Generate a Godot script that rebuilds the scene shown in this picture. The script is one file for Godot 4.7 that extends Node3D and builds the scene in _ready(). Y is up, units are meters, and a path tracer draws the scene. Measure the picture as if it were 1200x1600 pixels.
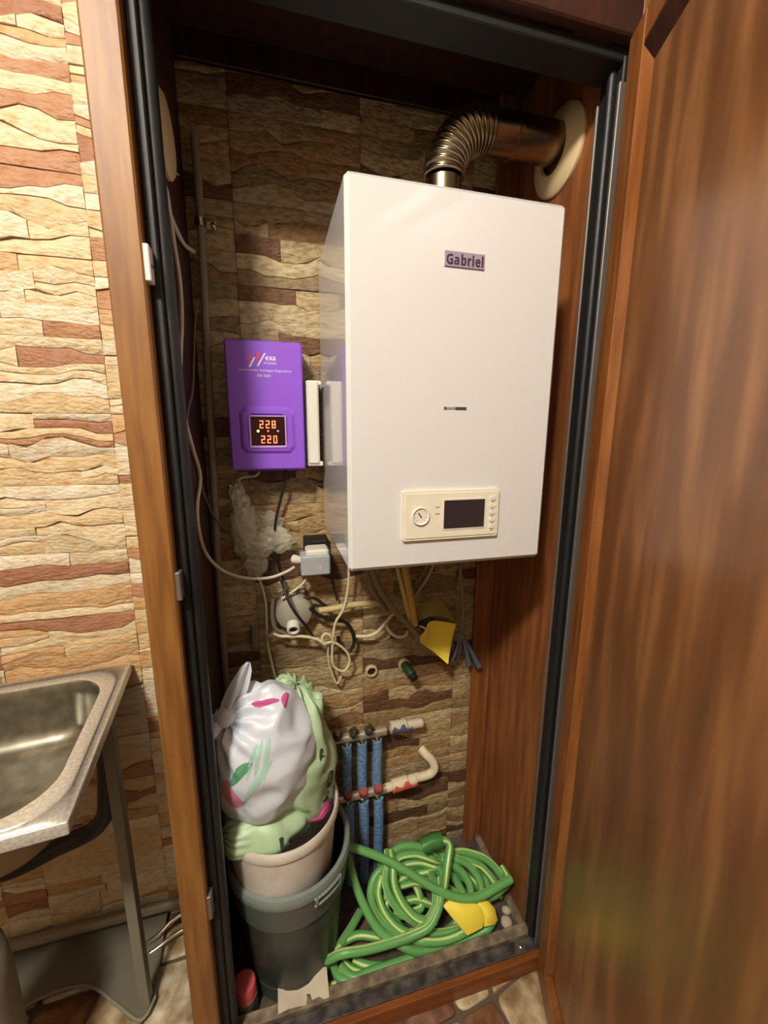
extends Node3D
# A gas boiler in an open wooden closet, beside a stone-clad wall and a steel sink.

var sg := 0
var M := {}

# ------------------------------------------------------------------ helpers
func begin() -> SurfaceTool:
	var st := SurfaceTool.new()
	st.begin(Mesh.PRIMITIVE_TRIANGLES)
	st.set_smooth_group(-1)
	return st

func group_next(st: SurfaceTool) -> void:
	sg += 1
	st.set_smooth_group(sg)

func tri(st: SurfaceTool, a: Vector3, b: Vector3, c: Vector3, n: Vector3) -> void:
	if (a - c).cross(a - b).dot(n) >= 0.0:
		st.add_vertex(a); st.add_vertex(b); st.add_vertex(c)
	else:
		st.add_vertex(a); st.add_vertex(c); st.add_vertex(b)

func quad(st: SurfaceTool, a: Vector3, b: Vector3, c: Vector3, d: Vector3, n: Vector3) -> void:
	tri(st, a, b, c, n)
	tri(st, a, c, d, n)

# a box from corner to corner with chamfered edges
func box(st: SurfaceTool, lo: Vector3, hi: Vector3, bev := 0.002) -> void:
	st.set_smooth_group(-1)
	var c := (lo + hi) * 0.5
	var h := (hi - lo) * 0.5
	h = h.abs()
	var b: float = minf(bev, minf(h.x, minf(h.y, h.z)) * 0.8)
	for ax in 3:
		var u := (ax + 1) % 3
		var v := (ax + 2) % 3
		for s in [-1.0, 1.0]:
			var p := []
			for k in [[-1, -1], [1, -1], [1, 1], [-1, 1]]:
				var q := c
				q[ax] += s * h[ax]
				q[u] += k[0] * (h[u] - b)
				q[v] += k[1] * (h[v] - b)
				p.append(q)
			var n := Vector3.ZERO
			n[ax] = s
			quad(st, p[0], p[1], p[2], p[3], n)
		for s in [-1.0, 1.0]:
			for t in [-1.0, 1.0]:
				var n2 := Vector3.ZERO
				n2[u] = s
				n2[v] = t
				var e := []
				for w in [-1.0, 1.0]:
					var q1 := c
					q1[ax] += w * (h[ax] - b); q1[u] += s * h[u]; q1[v] += t * (h[v] - b)
					var q2 := c
					q2[ax] += w * (h[ax] - b); q2[u] += s * (h[u] - b); q2[v] += t * h[v]
					e.append(q1); e.append(q2)
				quad(st, e[0], e[1], e[3], e[2], n2)
	for sx in [-1.0, 1.0]:
		for sy in [-1.0, 1.0]:
			for sz in [-1.0, 1.0]:
				var s3 := Vector3(sx, sy, sz)
				var hb := h - Vector3(b, b, b)
				tri(st, c + s3 * Vector3(h.x, hb.y, hb.z), c + s3 * Vector3(hb.x, h.y, hb.z), c + s3 * Vector3(hb.x, hb.y, h.z), s3)

# an oriented box
func obox(st: SurfaceTool, t: Transform3D, size: Vector3, bev := 0.002) -> void:
	var s2 := begin()
	box(s2, -size * 0.5, size * 0.5, bev)
	s2.generate_normals()
	st.set_smooth_group(-1)
	st.append_from(s2.commit(), 0, t)

func pv(a: Array) -> PackedVector3Array:
	var r := PackedVector3Array()
	for i in range(0, a.size(), 3):
		r.append(Vector3(a[i], a[i + 1], a[i + 2]))
	return r

func smooth_path(p: PackedVector3Array, step := 0.012, closed := false) -> PackedVector3Array:
	var r := PackedVector3Array()
	var n := p.size()
	var segs := n if closed else n - 1
	for i in segs:
		var a := p[(i - 1 + n) % n] if closed else p[maxi(i - 1, 0)]
		var b := p[i]
		var c := p[(i + 1) % n]
		var d := p[(i + 2) % n] if closed else p[mini(i + 2, n - 1)]
		var k := maxi(2, int(ceil(b.distance_to(c) / step)))
		for j in k:
			r.append(b.cubic_interpolate(c, a, d, float(j) / k))
	if not closed:
		r.append(p[n - 1])
	return r

# a round tube along points; radius may vary through a callable(fraction) -> factor; stripe colours by angle
func tube(st: SurfaceTool, path: PackedVector3Array, r: float, sides := 10, closed := false, shape = null, tint = null) -> void:
	group_next(st)
	var n := path.size()
	var rings := []
	var up := Vector3.UP
	for i in n:
		var t: Vector3
		if closed:
			t = (path[(i + 1) % n] - path[(i - 1 + n) % n]).normalized()
		else:
			t = (path[mini(i + 1, n - 1)] - path[maxi(i - 1, 0)]).normalized()
		if i == 0:
			up = Vector3.UP if absf(t.y) < 0.9 else Vector3.RIGHT
		var side := t.cross(up).normalized()
		up = side.cross(t).normalized()
		var rr := r
		if shape != null:
			rr = r * (shape as Callable).call(float(i) / maxf(1.0, n - 1))
		var ring := PackedVector3Array()
		for k in sides:
			var a := TAU * k / sides
			ring.append(path[i] + (side * cos(a) + up * sin(a)) * rr)
		rings.append(ring)
	var last := n if closed else n - 1
	for i in last:
		var j := (i + 1) % n
		var shift := 0
		if closed and j == 0:
			var best := 1e9
			for k in sides:
				var dd: float = rings[i][0].distance_to(rings[0][k])
				if dd < best:
					best = dd
					shift = k
		for k in sides:
			var k2 := (k + 1) % sides
			var a: Vector3 = rings[i][k]
			var b: Vector3 = rings[i][k2]
			var c: Vector3 = rings[j][(k2 + shift) % sides]
			var d: Vector3 = rings[j][(k + shift) % sides]
			if tint != null:
				st.set_color(tint[k % tint.size()])
			quad(st, a, b, c, d, (a + c) * 0.5 - (path[i] + path[j]) * 0.5)
	if not closed:
		for e in [0, n - 1]:
			st.set_smooth_group(-1)
			var o: Vector3 = path[e]
			var dir: Vector3 = (path[0] - path[1]) if e == 0 else (path[n - 1] - path[n - 2])
			for k in sides:
				tri(st, o, rings[e][k], rings[e][(k + 1) % sides], dir)

# a turned shape: profile of (radius, height) from bottom outside over the top to the inside
func lathe(st: SurfaceTool, prof: Array, t := Transform3D(), n := 40) -> void:
	group_next(st)
	for i in prof.size() - 1:
		var p: Vector2 = prof[i]
		var q: Vector2 = prof[i + 1]
		if p.distance_to(q) < 1e-6:
			continue
		if i > 0:
			var o: Vector2 = prof[i - 1]
			if absf((p - o).angle_to(q - p)) > 0.6:
				group_next(st)
		var nr := Vector2(q.y - p.y, p.x - q.x)
		for k in n:
			var a0 := TAU * k / n
			var a1 := TAU * ((k + 1) % n) / n
			var va := Vector3(cos(a0), 0, sin(a0))
			var vb := Vector3(cos(a1), 0, sin(a1))
			var A := t * (va * p.x + Vector3.UP * p.y)
			var B := t * (vb * p.x + Vector3.UP * p.y)
			var C := t * (vb * q.x + Vector3.UP * q.y)
			var D := t * (va * q.x + Vector3.UP * q.y)
			var nn := t.basis * ((va + vb) * 0.5 * nr.x + Vector3.UP * nr.y)
			if p.x < 1e-6:
				tri(st, A, C, D, nn)
			elif q.x < 1e-6:
				tri(st, A, B, C, nn)
			else:
				quad(st, A, B, C, D, nn)

# a smooth sheet through rows of points; centre tells which side is out (towards = facing the centre)
func sheet(st: SurfaceTool, rows: Array, wrap := false, inward = null) -> void:
	group_next(st)
	for i in rows.size() - 1:
		var m: int = rows[i].size()
		for k in (m if wrap else m - 1):
			var k2 := (k + 1) % m
			var a: Vector3 = rows[i][k]
			var b: Vector3 = rows[i][k2]
			var c: Vector3 = rows[i + 1][k2]
			var d: Vector3 = rows[i + 1][k]
			var n: Vector3 = (b - a).cross(d - a) if inward == null else ((a + c) * 0.5 - (inward as Vector3))
			if a.distance_squared_to(b) < 1e-12:
				tri(st, a, c, d, n)
			elif c.distance_squared_to(d) < 1e-12:
				tri(st, a, b, c, n)
			else:
				quad(st, a, b, c, d, n)

# a flat outline given a thickness, in the xy plane of t
func prism(st: SurfaceTool, poly: PackedVector2Array, z0: float, z1: float, t := Transform3D()) -> void:
	st.set_smooth_group(-1)
	var ix := Geometry2D.triangulate_polygon(poly)
	for i in range(0, ix.size(), 3):
		var a := poly[ix[i]]
		var b := poly[ix[i + 1]]
		var c := poly[ix[i + 2]]
		tri(st, t * Vector3(a.x, a.y, z1), t * Vector3(b.x, b.y, z1), t * Vector3(c.x, c.y, z1), t.basis.z)
		tri(st, t * Vector3(a.x, a.y, z0), t * Vector3(b.x, b.y, z0), t * Vector3(c.x, c.y, z0), -t.basis.z)
	var cw := Geometry2D.is_polygon_clockwise(poly)
	for i in poly.size():
		var a := poly[i]
		var b := poly[(i + 1) % poly.size()]
		var e := b - a
		var nn := Vector2(e.y, -e.x) * (-1.0 if cw else 1.0)
		quad(st, t * Vector3(a.x, a.y, z0), t * Vector3(b.x, b.y, z0), t * Vector3(b.x, b.y, z1), t * Vector3(a.x, a.y, z1), t.basis * Vector3(nn.x, nn.y, 0))

func round_rect(cx: float, cy: float, w: float, h: float, r: float, n := 5) -> PackedVector2Array:
	var p := PackedVector2Array()
	var k := 0
	for s in [[1, 1], [-1, 1], [-1, -1], [1, -1]]:
		for i in n + 1:
			var a := PI * 0.5 * (k + float(i) / n)
			p.append(Vector2(cx + s[0] * (w * 0.5 - r) + cos(a) * r, cy + s[1] * (h * 0.5 - r) + sin(a) * r))
		k += 1
	return p

func done(called: String, st: SurfaceTool, mat: Material, parent: Node3D = null) -> MeshInstance3D:
	st.generate_normals()
	var o := MeshInstance3D.new()
	o.name = called
	o.mesh = st.commit()
	o.material_override = mat
	(parent if parent else self).add_child(o, true)
	return o

func tag(o: Node, label: String, category := "", grp := "") -> Node:
	if label: o.set_meta("label", label)
	if category: o.set_meta("category", category)
	if grp: o.set_meta("group", grp)
	return o

func thing(called: String, label: String, category: String, at := Vector3.ZERO, grp := "") -> Node3D:
	var o := Node3D.new()
	o.name = called
	o.position = at
	add_child(o, true)
	tag(o, label, category, grp)
	return o

func struct(o: Node) -> Node:
	o.set_meta("kind", "structure")
	return o

# box as a part of its own
func bx(called: String, lo: Vector3, hi: Vector3, mat: Material, parent: Node3D = null, bev := 0.002) -> MeshInstance3D:
	var st := begin()
	box(st, lo, hi, bev)
	return done(called, st, mat, parent)

func letters(called: String, text: String, width: float, height: float, at: Vector3, mat: Material, parent: Node3D, bold := false, depth := 0.0006) -> MeshInstance3D:
	var f := SystemFont.new()
	f.font_names = PackedStringArray(["Droid Sans"])
	f.font_weight = 700 if bold else 400
	var t := TextMesh.new()
	t.text = text
	t.font = f
	t.font_size = 32
	t.pixel_size = 0.001
	t.depth = 0.002
	t.curve_step = 2.0
	var o := MeshInstance3D.new()
	o.name = called
	o.mesh = t
	var box_of := t.get_aabb()
	if box_of.size.x > 0.0:
		o.scale = Vector3(width / box_of.size.x, height / box_of.size.y, depth / 0.002)
		var c := box_of.get_center()
		o.position = at - Vector3(c.x * o.scale.x, c.y * o.scale.y, 0)
	o.material_override = mat
	parent.add_child(o, true)
	return o

# ------------------------------------------------------------------ materials
func noise_tex(freq: float, lo: Color, hi: Color, oct := 4, sd := 1, size := 512, type := FastNoiseLite.TYPE_SIMPLEX_SMOOTH, mid = null) -> NoiseTexture2D:
	var f := FastNoiseLite.new()
	f.noise_type = type
	f.frequency = freq
	f.fractal_octaves = oct
	f.seed = sd
	var g := Gradient.new()
	if mid != null:
		g.offsets = PackedFloat32Array([0.0, 0.5, 1.0])
		g.colors = PackedColorArray([lo, mid, hi])
	else:
		g.offsets = PackedFloat32Array([0.15, 0.85])
		g.colors = PackedColorArray([lo, hi])
	var t := NoiseTexture2D.new()
	t.width = size
	t.height = size
	t.seamless = true
	t.noise = f
	t.color_ramp = g
	return t

func bump_tex(freq: float, sd: int, oct := 4) -> NoiseTexture2D:
	return noise_tex(freq, Color.BLACK, Color.WHITE, oct, sd, 256)

func plain(c: Color, rough := 0.5, metal := 0.0) -> StandardMaterial3D:
	var m := StandardMaterial3D.new()
	m.albedo_color = c
	m.roughness = rough
	m.metallic = metal
	return m

func patterned(tex: Texture2D, scale: Vector3, tint := Color.WHITE, rough := 0.6, in_world := false) -> StandardMaterial3D:
	var m := plain(tint, rough)
	m.albedo_texture = tex
	m.uv1_triplanar = true
	m.uv1_world_triplanar = in_world
	m.uv1_triplanar_sharpness = 8.0
	m.uv1_scale = scale
	return m

func c8(r: int, g: int, b: int) -> Color:
	return Color8(r, g, b)

func make_materials() -> void:
	var veneer := noise_tex(0.012, c8(100, 66, 42), c8(170, 124, 86), 4, 11, 512, FastNoiseLite.TYPE_SIMPLEX_SMOOTH, c8(124, 84, 54))
	M.door = patterned(veneer, Vector3(2.1, 0.28, 2.1), c8(255, 246, 232), 0.33)
	M.door.metallic_specular = 0.65
	var oak := noise_tex(0.012, c8(136, 88, 46), c8(186, 134, 80), 5, 5, 512, FastNoiseLite.TYPE_SIMPLEX_SMOOTH, c8(164, 112, 62))
	M.jamb = patterned(oak, Vector3(7, 0.6, 7), c8(206, 204, 178), 0.5)
	M.rail = patterned(oak, Vector3(0.6, 7, 7), c8(200, 170, 150), 0.42)
	M.stile = patterned(oak, Vector3(7, 0.6, 7), c8(214, 194, 176), 0.38)
	var mahog := noise_tex(0.011, c8(100, 60, 32), c8(160, 102, 54), 5, 21, 512, FastNoiseLite.TYPE_SIMPLEX_SMOOTH, c8(132, 80, 42))
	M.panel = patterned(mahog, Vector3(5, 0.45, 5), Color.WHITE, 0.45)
	M.dark_panel = patterned(mahog, Vector3(5, 0.45, 5), c8(112, 88, 84), 0.6)  # mahogany tint darkened; shade on the closet's inner boards is in the colour
	M.black = plain(c8(16, 17, 19), 0.6)
	M.rubber = plain(c8(24, 26, 29), 0.5)
	M.steel_black = patterned(noise_tex(0.02, c8(38, 36, 36), c8(92, 86, 82), 5, 31, 256), Vector3(4, 4, 4), Color.WHITE, 0.5)
	M.alu = plain(c8(120, 114, 108), 0.5, 0.5)
	M.white_plate = plain(c8(226, 220, 210), 0.45)
	M.ledge = patterned(noise_tex(0.03, c8(88, 76, 62), c8(150, 134, 110), 5, 33, 256), Vector3(3, 3, 3), Color.WHITE, 0.9)
	# stones: one soft mottle shared by all, tinted per tone
	var mottle := noise_tex(0.016, c8(232, 202, 164), c8(255, 254, 250), 5, 3, 512, FastNoiseLite.TYPE_SIMPLEX_SMOOTH, c8(250, 242, 226))
	var rough_h := noise_tex(0.03, Color.BLACK, Color.WHITE, 5, 4, 512)
	M.stone = []
	for c in [c8(226, 213, 186), c8(232, 225, 209), c8(220, 199, 164), c8(208, 174, 134), c8(186, 142, 112), c8(168, 122, 98), c8(219, 210, 193), c8(203, 188, 162)]:
		var s := patterned(mottle, Vector3(3.5, 7.0, 3.5), c, 0.62, true)
		s.heightmap_enabled = true
		s.heightmap_texture = rough_h
		s.heightmap_scale = 0.16
		M.stone.append(s)
	M.stone_field = M.stone[0].duplicate()
	M.stone_field.albedo_color = Color.WHITE
	M.stone_field.vertex_color_use_as_albedo = true
	# the same tiles inside the closet, their tones darkened to carry the shade
	M.stone_shaded = []
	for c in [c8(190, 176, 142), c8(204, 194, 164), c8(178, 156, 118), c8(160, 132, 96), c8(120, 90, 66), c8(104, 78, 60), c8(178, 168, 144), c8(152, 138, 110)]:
		var sg2 := patterned(noise_tex(0.02, c8(176, 154, 128), c8(255, 252, 246), 5, 9, 512, FastNoiseLite.TYPE_SIMPLEX_SMOOTH, c8(232, 218, 198)) if M.stone_shaded.is_empty() else M.stone_shaded[0].albedo_texture, Vector3(3.5, 7.0, 3.5), c, 0.7, true)
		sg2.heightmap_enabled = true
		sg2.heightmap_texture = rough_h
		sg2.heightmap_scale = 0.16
		M.stone_shaded.append(sg2)
	M.grout = plain(c8(206, 184, 150), 0.9)
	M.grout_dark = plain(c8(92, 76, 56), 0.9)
	M.paint = patterned(noise_tex(0.01, c8(120, 104, 84), c8(138, 122, 100), 3, 8, 256), Vector3(1, 1, 1), Color.WHITE, 0.8)
	M.ceiling = plain(c8(170, 164, 154), 0.85)
	M.floor_stone = []
	for c in [c8(214, 204, 172), c8(150, 112, 84), c8(196, 178, 146), c8(128, 92, 70), c8(222, 214, 190)]:
		var s2 := patterned(noise_tex(0.016, c8(170, 150, 128), Color.WHITE, 5, 14, 256), Vector3(4, 4, 4), c, 0.45, true)
		M.floor_stone.append(s2)
	M.floor_grout = plain(c8(92, 78, 62), 0.9)
	M.concrete = patterned(noise_tex(0.02, c8(58, 50, 44), c8(104, 92, 80), 5, 15, 256), Vector3(2, 2, 2), Color.WHITE, 0.9)
	# boiler
	M.enamel = plain(c8(220, 221, 221), 0.3)
	M.enamel.clearcoat_enabled = true
	M.enamel.clearcoat = 0.9
	M.enamel.clearcoat_roughness = 0.06
	M.cream = plain(c8(228, 224, 204), 0.45)
	M.cream_dark = plain(c8(196, 190, 168), 0.5)
	M.screen = plain(c8(46, 40, 42), 0.12)
	M.ink = plain(c8(52, 40, 60), 0.5)
	M.badge = plain(c8(158, 140, 164), 0.4)
	M.slot = plain(c8(70, 68, 66), 0.4)
	M.print_grey = plain(c8(150, 146, 136), 0.5)
	M.chrome = plain(c8(196, 188, 172), 0.16, 1.0)
	M.duct = plain(c8(158, 144, 120), 0.27, 1.0)
	M.collar = plain(c8(214, 192, 150), 0.55)
	M.old_white = plain(c8(206, 196, 172), 0.6)
	# regulator
	M.purple = plain(c8(140, 86, 212), 0.4)
	M.purple_dark = plain(c8(104, 58, 172), 0.45)
	M.lilac = plain(c8(202, 160, 236), 0.4)
	M.red_glass = plain(c8(44, 10, 16), 0.2)
	M.white_ink = plain(c8(236, 226, 246), 0.5)
	M.red_ink = plain(c8(226, 70, 60), 0.5)
	M.digit = plain(c8(255, 150, 110), 0.5)
	M.digit.emission_enabled = true
	M.digit.emission = c8(255, 120, 80)
	M.digit.emission_energy_multiplier = 1.6
	M.green_led = plain(c8(220, 230, 120), 0.5)
	M.green_led.emission_enabled = true
	M.green_led.emission = c8(210, 220, 110)
	M.green_led.emission_energy_multiplier = 1.4
	# plastics and cables
	M.white_plastic = plain(c8(226, 222, 210), 0.4)
	M.grey_plastic = plain(c8(168, 174, 178), 0.45)
	M.cable_white = plain(c8(206, 196, 176), 0.5)
	M.cable_cream = plain(c8(214, 204, 172), 0.5)
	M.cable_brown = plain(c8(120, 96, 78), 0.6)
	M.cable_black = plain(c8(32, 28, 26), 0.5)
	M.cable_grey = plain(c8(134, 122, 102), 0.45)
	M.conduit = plain(c8(136, 122, 104), 0.6)
	M.yellow_pipe = plain(c8(196, 164, 78), 0.5)
	M.cream_pipe = plain(c8(196, 180, 126), 0.5)
	M.grey_valve = plain(c8(164, 158, 142), 0.55)
	M.hole = plain(c8(18, 16, 14), 0.8)
	M.yellow = plain(c8(246, 226, 74), 0.55)
	M.yellow_dull = plain(c8(150, 136, 70), 0.6)
	M.blue_grey = plain(c8(104, 116, 140), 0.6)
	M.foam_blue = patterned(noise_tex(0.06, c8(84, 122, 170), c8(134, 172, 212), 4, 41, 256), Vector3(6, 6, 6), Color.WHITE, 0.5, true)
	M.foam_blue.heightmap_enabled = true
	M.foam_blue.heightmap_texture = rough_h
	M.foam_blue.heightmap_scale = 0.15
	M.brass_grey = plain(c8(178, 168, 150), 0.35, 0.5)
	M.red_cap = plain(c8(150, 66, 58), 0.5)
	M.dark_cap = plain(c8(48, 50, 52), 0.45)
	M.fitting = plain(c8(224, 212, 180), 0.5)
	M.paint_red = plain(c8(206, 92, 84), 0.7)
	M.paint_blue = plain(c8(92, 88, 124), 0.7)
	# buckets, bags, hose
	M.bucket_dark = patterned(noise_tex(0.012, c8(44, 49, 46), c8(70, 76, 71), 4, 51, 256), Vector3(2, 2, 2), Color.WHITE, 0.42)
	M.bucket_rim = plain(c8(122, 134, 128), 0.45)
	M.bucket_collar = plain(c8(84, 92, 87), 0.45)
	M.bucket_white = patterned(noise_tex(0.01, c8(204, 194, 180), c8(230, 224, 214), 4, 52, 256), Vector3(2, 2, 2), Color.WHITE, 0.45)
	M.bag_white = plain(c8(224, 230, 242), 0.36)
	M.bag_white.backlight_enabled = true
	M.bag_white.backlight = Color(0.35, 0.35, 0.36)
	M.bag_green = plain(c8(184, 212, 172), 0.42)
	M.bag_green.backlight_enabled = true
	M.bag_green.backlight = Color(0.3, 0.36, 0.26)
	M.bag_mint = plain(c8(96, 160, 124), 0.5)
	M.bag_pale = plain(c8(176, 218, 202), 0.45)
	M.bag_ink = plain(c8(62, 74, 52), 0.6)
	M.pink = plain(c8(196, 84, 140), 0.6)
	M.pink_pale = plain(c8(222, 148, 176), 0.6)
	M.clear_bag = plain(Color(0.9, 0.87, 0.78, 0.42), 0.3)
	M.clear_bag.transparency = BaseMaterial3D.TRANSPARENCY_ALPHA
	M.clear_bag.cull_mode = BaseMaterial3D.CULL_DISABLED
	M.hose = plain(Color.WHITE, 0.38)
	M.hose.vertex_color_use_as_albedo = true
	M.hose_end = plain(c8(60, 120, 56), 0.4)
	M.paper = plain(c8(196, 186, 164), 0.8)
	M.rubble = plain(c8(190, 180, 152), 0.9)
	M.salmon = plain(c8(206, 88, 92), 0.3)
	M.can = plain(c8(120, 104, 92), 0.35, 0.4)
	# sink
	M.sink_rim = patterned(noise_tex(0.05, c8(194, 190, 178), c8(226, 223, 214), 5, 61, 256), Vector3(9, 9, 9), Color.WHITE, 0.34)
	M.sink_rim.metallic = 0.45
	M.sink_bowl = patterned(noise_tex(0.02, c8(146, 144, 134), c8(180, 178, 166), 5, 62, 256), Vector3(4, 4, 4), Color.WHITE, 0.27)
	M.sink_bowl.metallic = 0.95
	M.sink_under = plain(c8(150, 130, 102), 0.5, 0.3)
	M.stand = plain(c8(132, 128, 112), 0.55)
	M.stand_plate = plain(c8(104, 100, 86), 0.6)
	M.drain = plain(c8(58, 56, 54), 0.5)
	M.canister = plain(c8(150, 146, 136), 0.5)
	for k in ["bag_white", "bag_green", "bag_mint", "yellow", "yellow_dull", "pink", "sink_bowl", "sink_rim", "sink_under", "blue_grey"]:
		M[k].cull_mode = BaseMaterial3D.CULL_DISABLED

# ------------------------------------------------------------------ stone cladding
# courses of split stones set in square tile groups; every stone is a piece of its own
func cladding(parent: Node3D, xs: Array, y0: float, y1: float, course: float, per_group: int, sd: int, tones: Array, stuff: Array, thin: float, hidden = null) -> void:
	var wob := FastNoiseLite.new()
	wob.seed = sd
	wob.noise_type = FastNoiseLite.TYPE_SIMPLEX_SMOOTH
	wob.frequency = 1.0
	wob.fractal_octaves = 2
	var rng := RandomNumberGenerator.new()
	rng.seed = sd
	var rows := int(ceil((y1 - y0) / course))
	for k in rows:
		for g in xs.size() - 1:
			var xa: float = xs[g]
			var xb: float = xs[g + 1]
			var cuts := [xa]
			var w := xb - xa
			if w > 0.2:
				var r := rng.randf()
				if r < 0.5:
					cuts.append(xa + w * rng.randf_range(0.25, 0.75))
			cuts.append(xb)
			for i in cuts.size() - 1:
				var tone: StandardMaterial3D = stuff[tones[rng.randi() % tones.size()]]
				var seen_here: bool = hidden == null or not (hidden as Rect2).encloses(Rect2(cuts[i], y0 + k * course, cuts[i + 1] - cuts[i], course))
				if not seen_here:
					continue
				if rng.randf() < thin:
					var s := rng.randf_range(0.38, 0.62)
					one_stone(parent, cuts[i], cuts[i + 1], 0.0, s, y0, y1, k, course, per_group, g, wob, rng, tone)
					one_stone(parent, cuts[i], cuts[i + 1], s, 1.0, y0, y1, k, course, per_group, g, wob, rng, stuff[tones[rng.randi() % tones.size()]])
				else:
					one_stone(parent, cuts[i], cuts[i + 1], 0.0, 1.0, y0, y1, k, course, per_group, g, wob, rng, tone)

func course_line(k: int, x: float, y0: float, y1: float, course: float, per_group: int, g: int, wob: FastNoiseLite) -> float:
	var y := y0 + k * course
	if k % per_group != 0:
		var v := wob.get_noise_2d(x * 6.0, k * 17.3 + g * 5.1)
		y += course * (0.17 * tanh(11.0 * (v - 0.3)) + 0.17 + 0.08 * v) if v > 0.0 else course * (0.17 * tanh(11.0 * (v + 0.3)) - 0.17 + 0.08 * v)
	return minf(y, y1)

func one_stone(parent: Node3D, xa: float, xb: float, va: float, vb: float, y0: float, y1: float, k: int, course: float, per_group: int, g: int, wob: FastNoiseLite, rng: RandomNumberGenerator, tone: StandardMaterial3D, into: SurfaceTool = null) -> void:
	var seg := maxi(3, int((xb - xa) / 0.03))
	var gap := 0.0005
	var lean := rng.randf_range(-0.004, 0.004)
	var base := rng.randf_range(0.007, 0.0105)
	var tilt := rng.randf_range(-0.003, 0.003)
	var front := []
	for j in 4:
		var row := PackedVector3Array()
		var v: float = [0.0, 0.16, 0.84, 1.0][j]
		for i in seg + 1:
			var u := float(i) / seg
			var x := lerpf(xa + gap, xb - gap, u)
			var lo := course_line(k, x, y0, y1, course, per_group, g, wob) + gap
			var hi := course_line(k + 1, x, y0, y1, course, per_group, g, wob) - gap
			var slant := 0.16 * wob.get_noise_2d(x * 9.0, k * 31.0 + 900.0)
			var y := lerpf(lerpf(lo, hi, va if va == 0.0 else va + slant + 0.02), lerpf(lo, hi, vb if vb == 1.0 else vb + slant - 0.02), v)
			var z := base + tilt * (u - 0.5) + lean * (v - 0.5) + 0.003 * wob.get_noise_2d(x * 34.0 + y * 40.0, y * 60.0 + 300.0)
			if j == 0 or j == 3:
				z -= 0.001
			if i == 0 or i == seg:
				z -= 0.0015
			row.append(Vector3(x, y, maxf(z, 0.0015)))
		front.append(row)
	var st := into if into else begin()
	if into: st.set_color(tone.albedo_color.srgb_to_linear())
	sheet(st, front, false, Vector3((xa + xb) * 0.5, front[1][0].y, -5.0))
	st.set_smooth_group(-1)
	for i in seg:
		for j in [0, 3]:
			var a: Vector3 = front[j][i]
			var b: Vector3 = front[j][i + 1]
			quad(st, a, b, Vector3(b.x, b.y, 0), Vector3(a.x, a.y, 0), Vector3.DOWN if j == 0 else Vector3.UP)
	for j in 3:
		for i in [0, seg]:
			var a: Vector3 = front[j][i]
			var b: Vector3 = front[j + 1][i]
			quad(st, a, b, Vector3(b.x, b.y, 0), Vector3(a.x, a.y, 0), Vector3.LEFT if i == 0 else Vector3.RIGHT)
	if into == null: done("stone", st, tone, parent)

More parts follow.
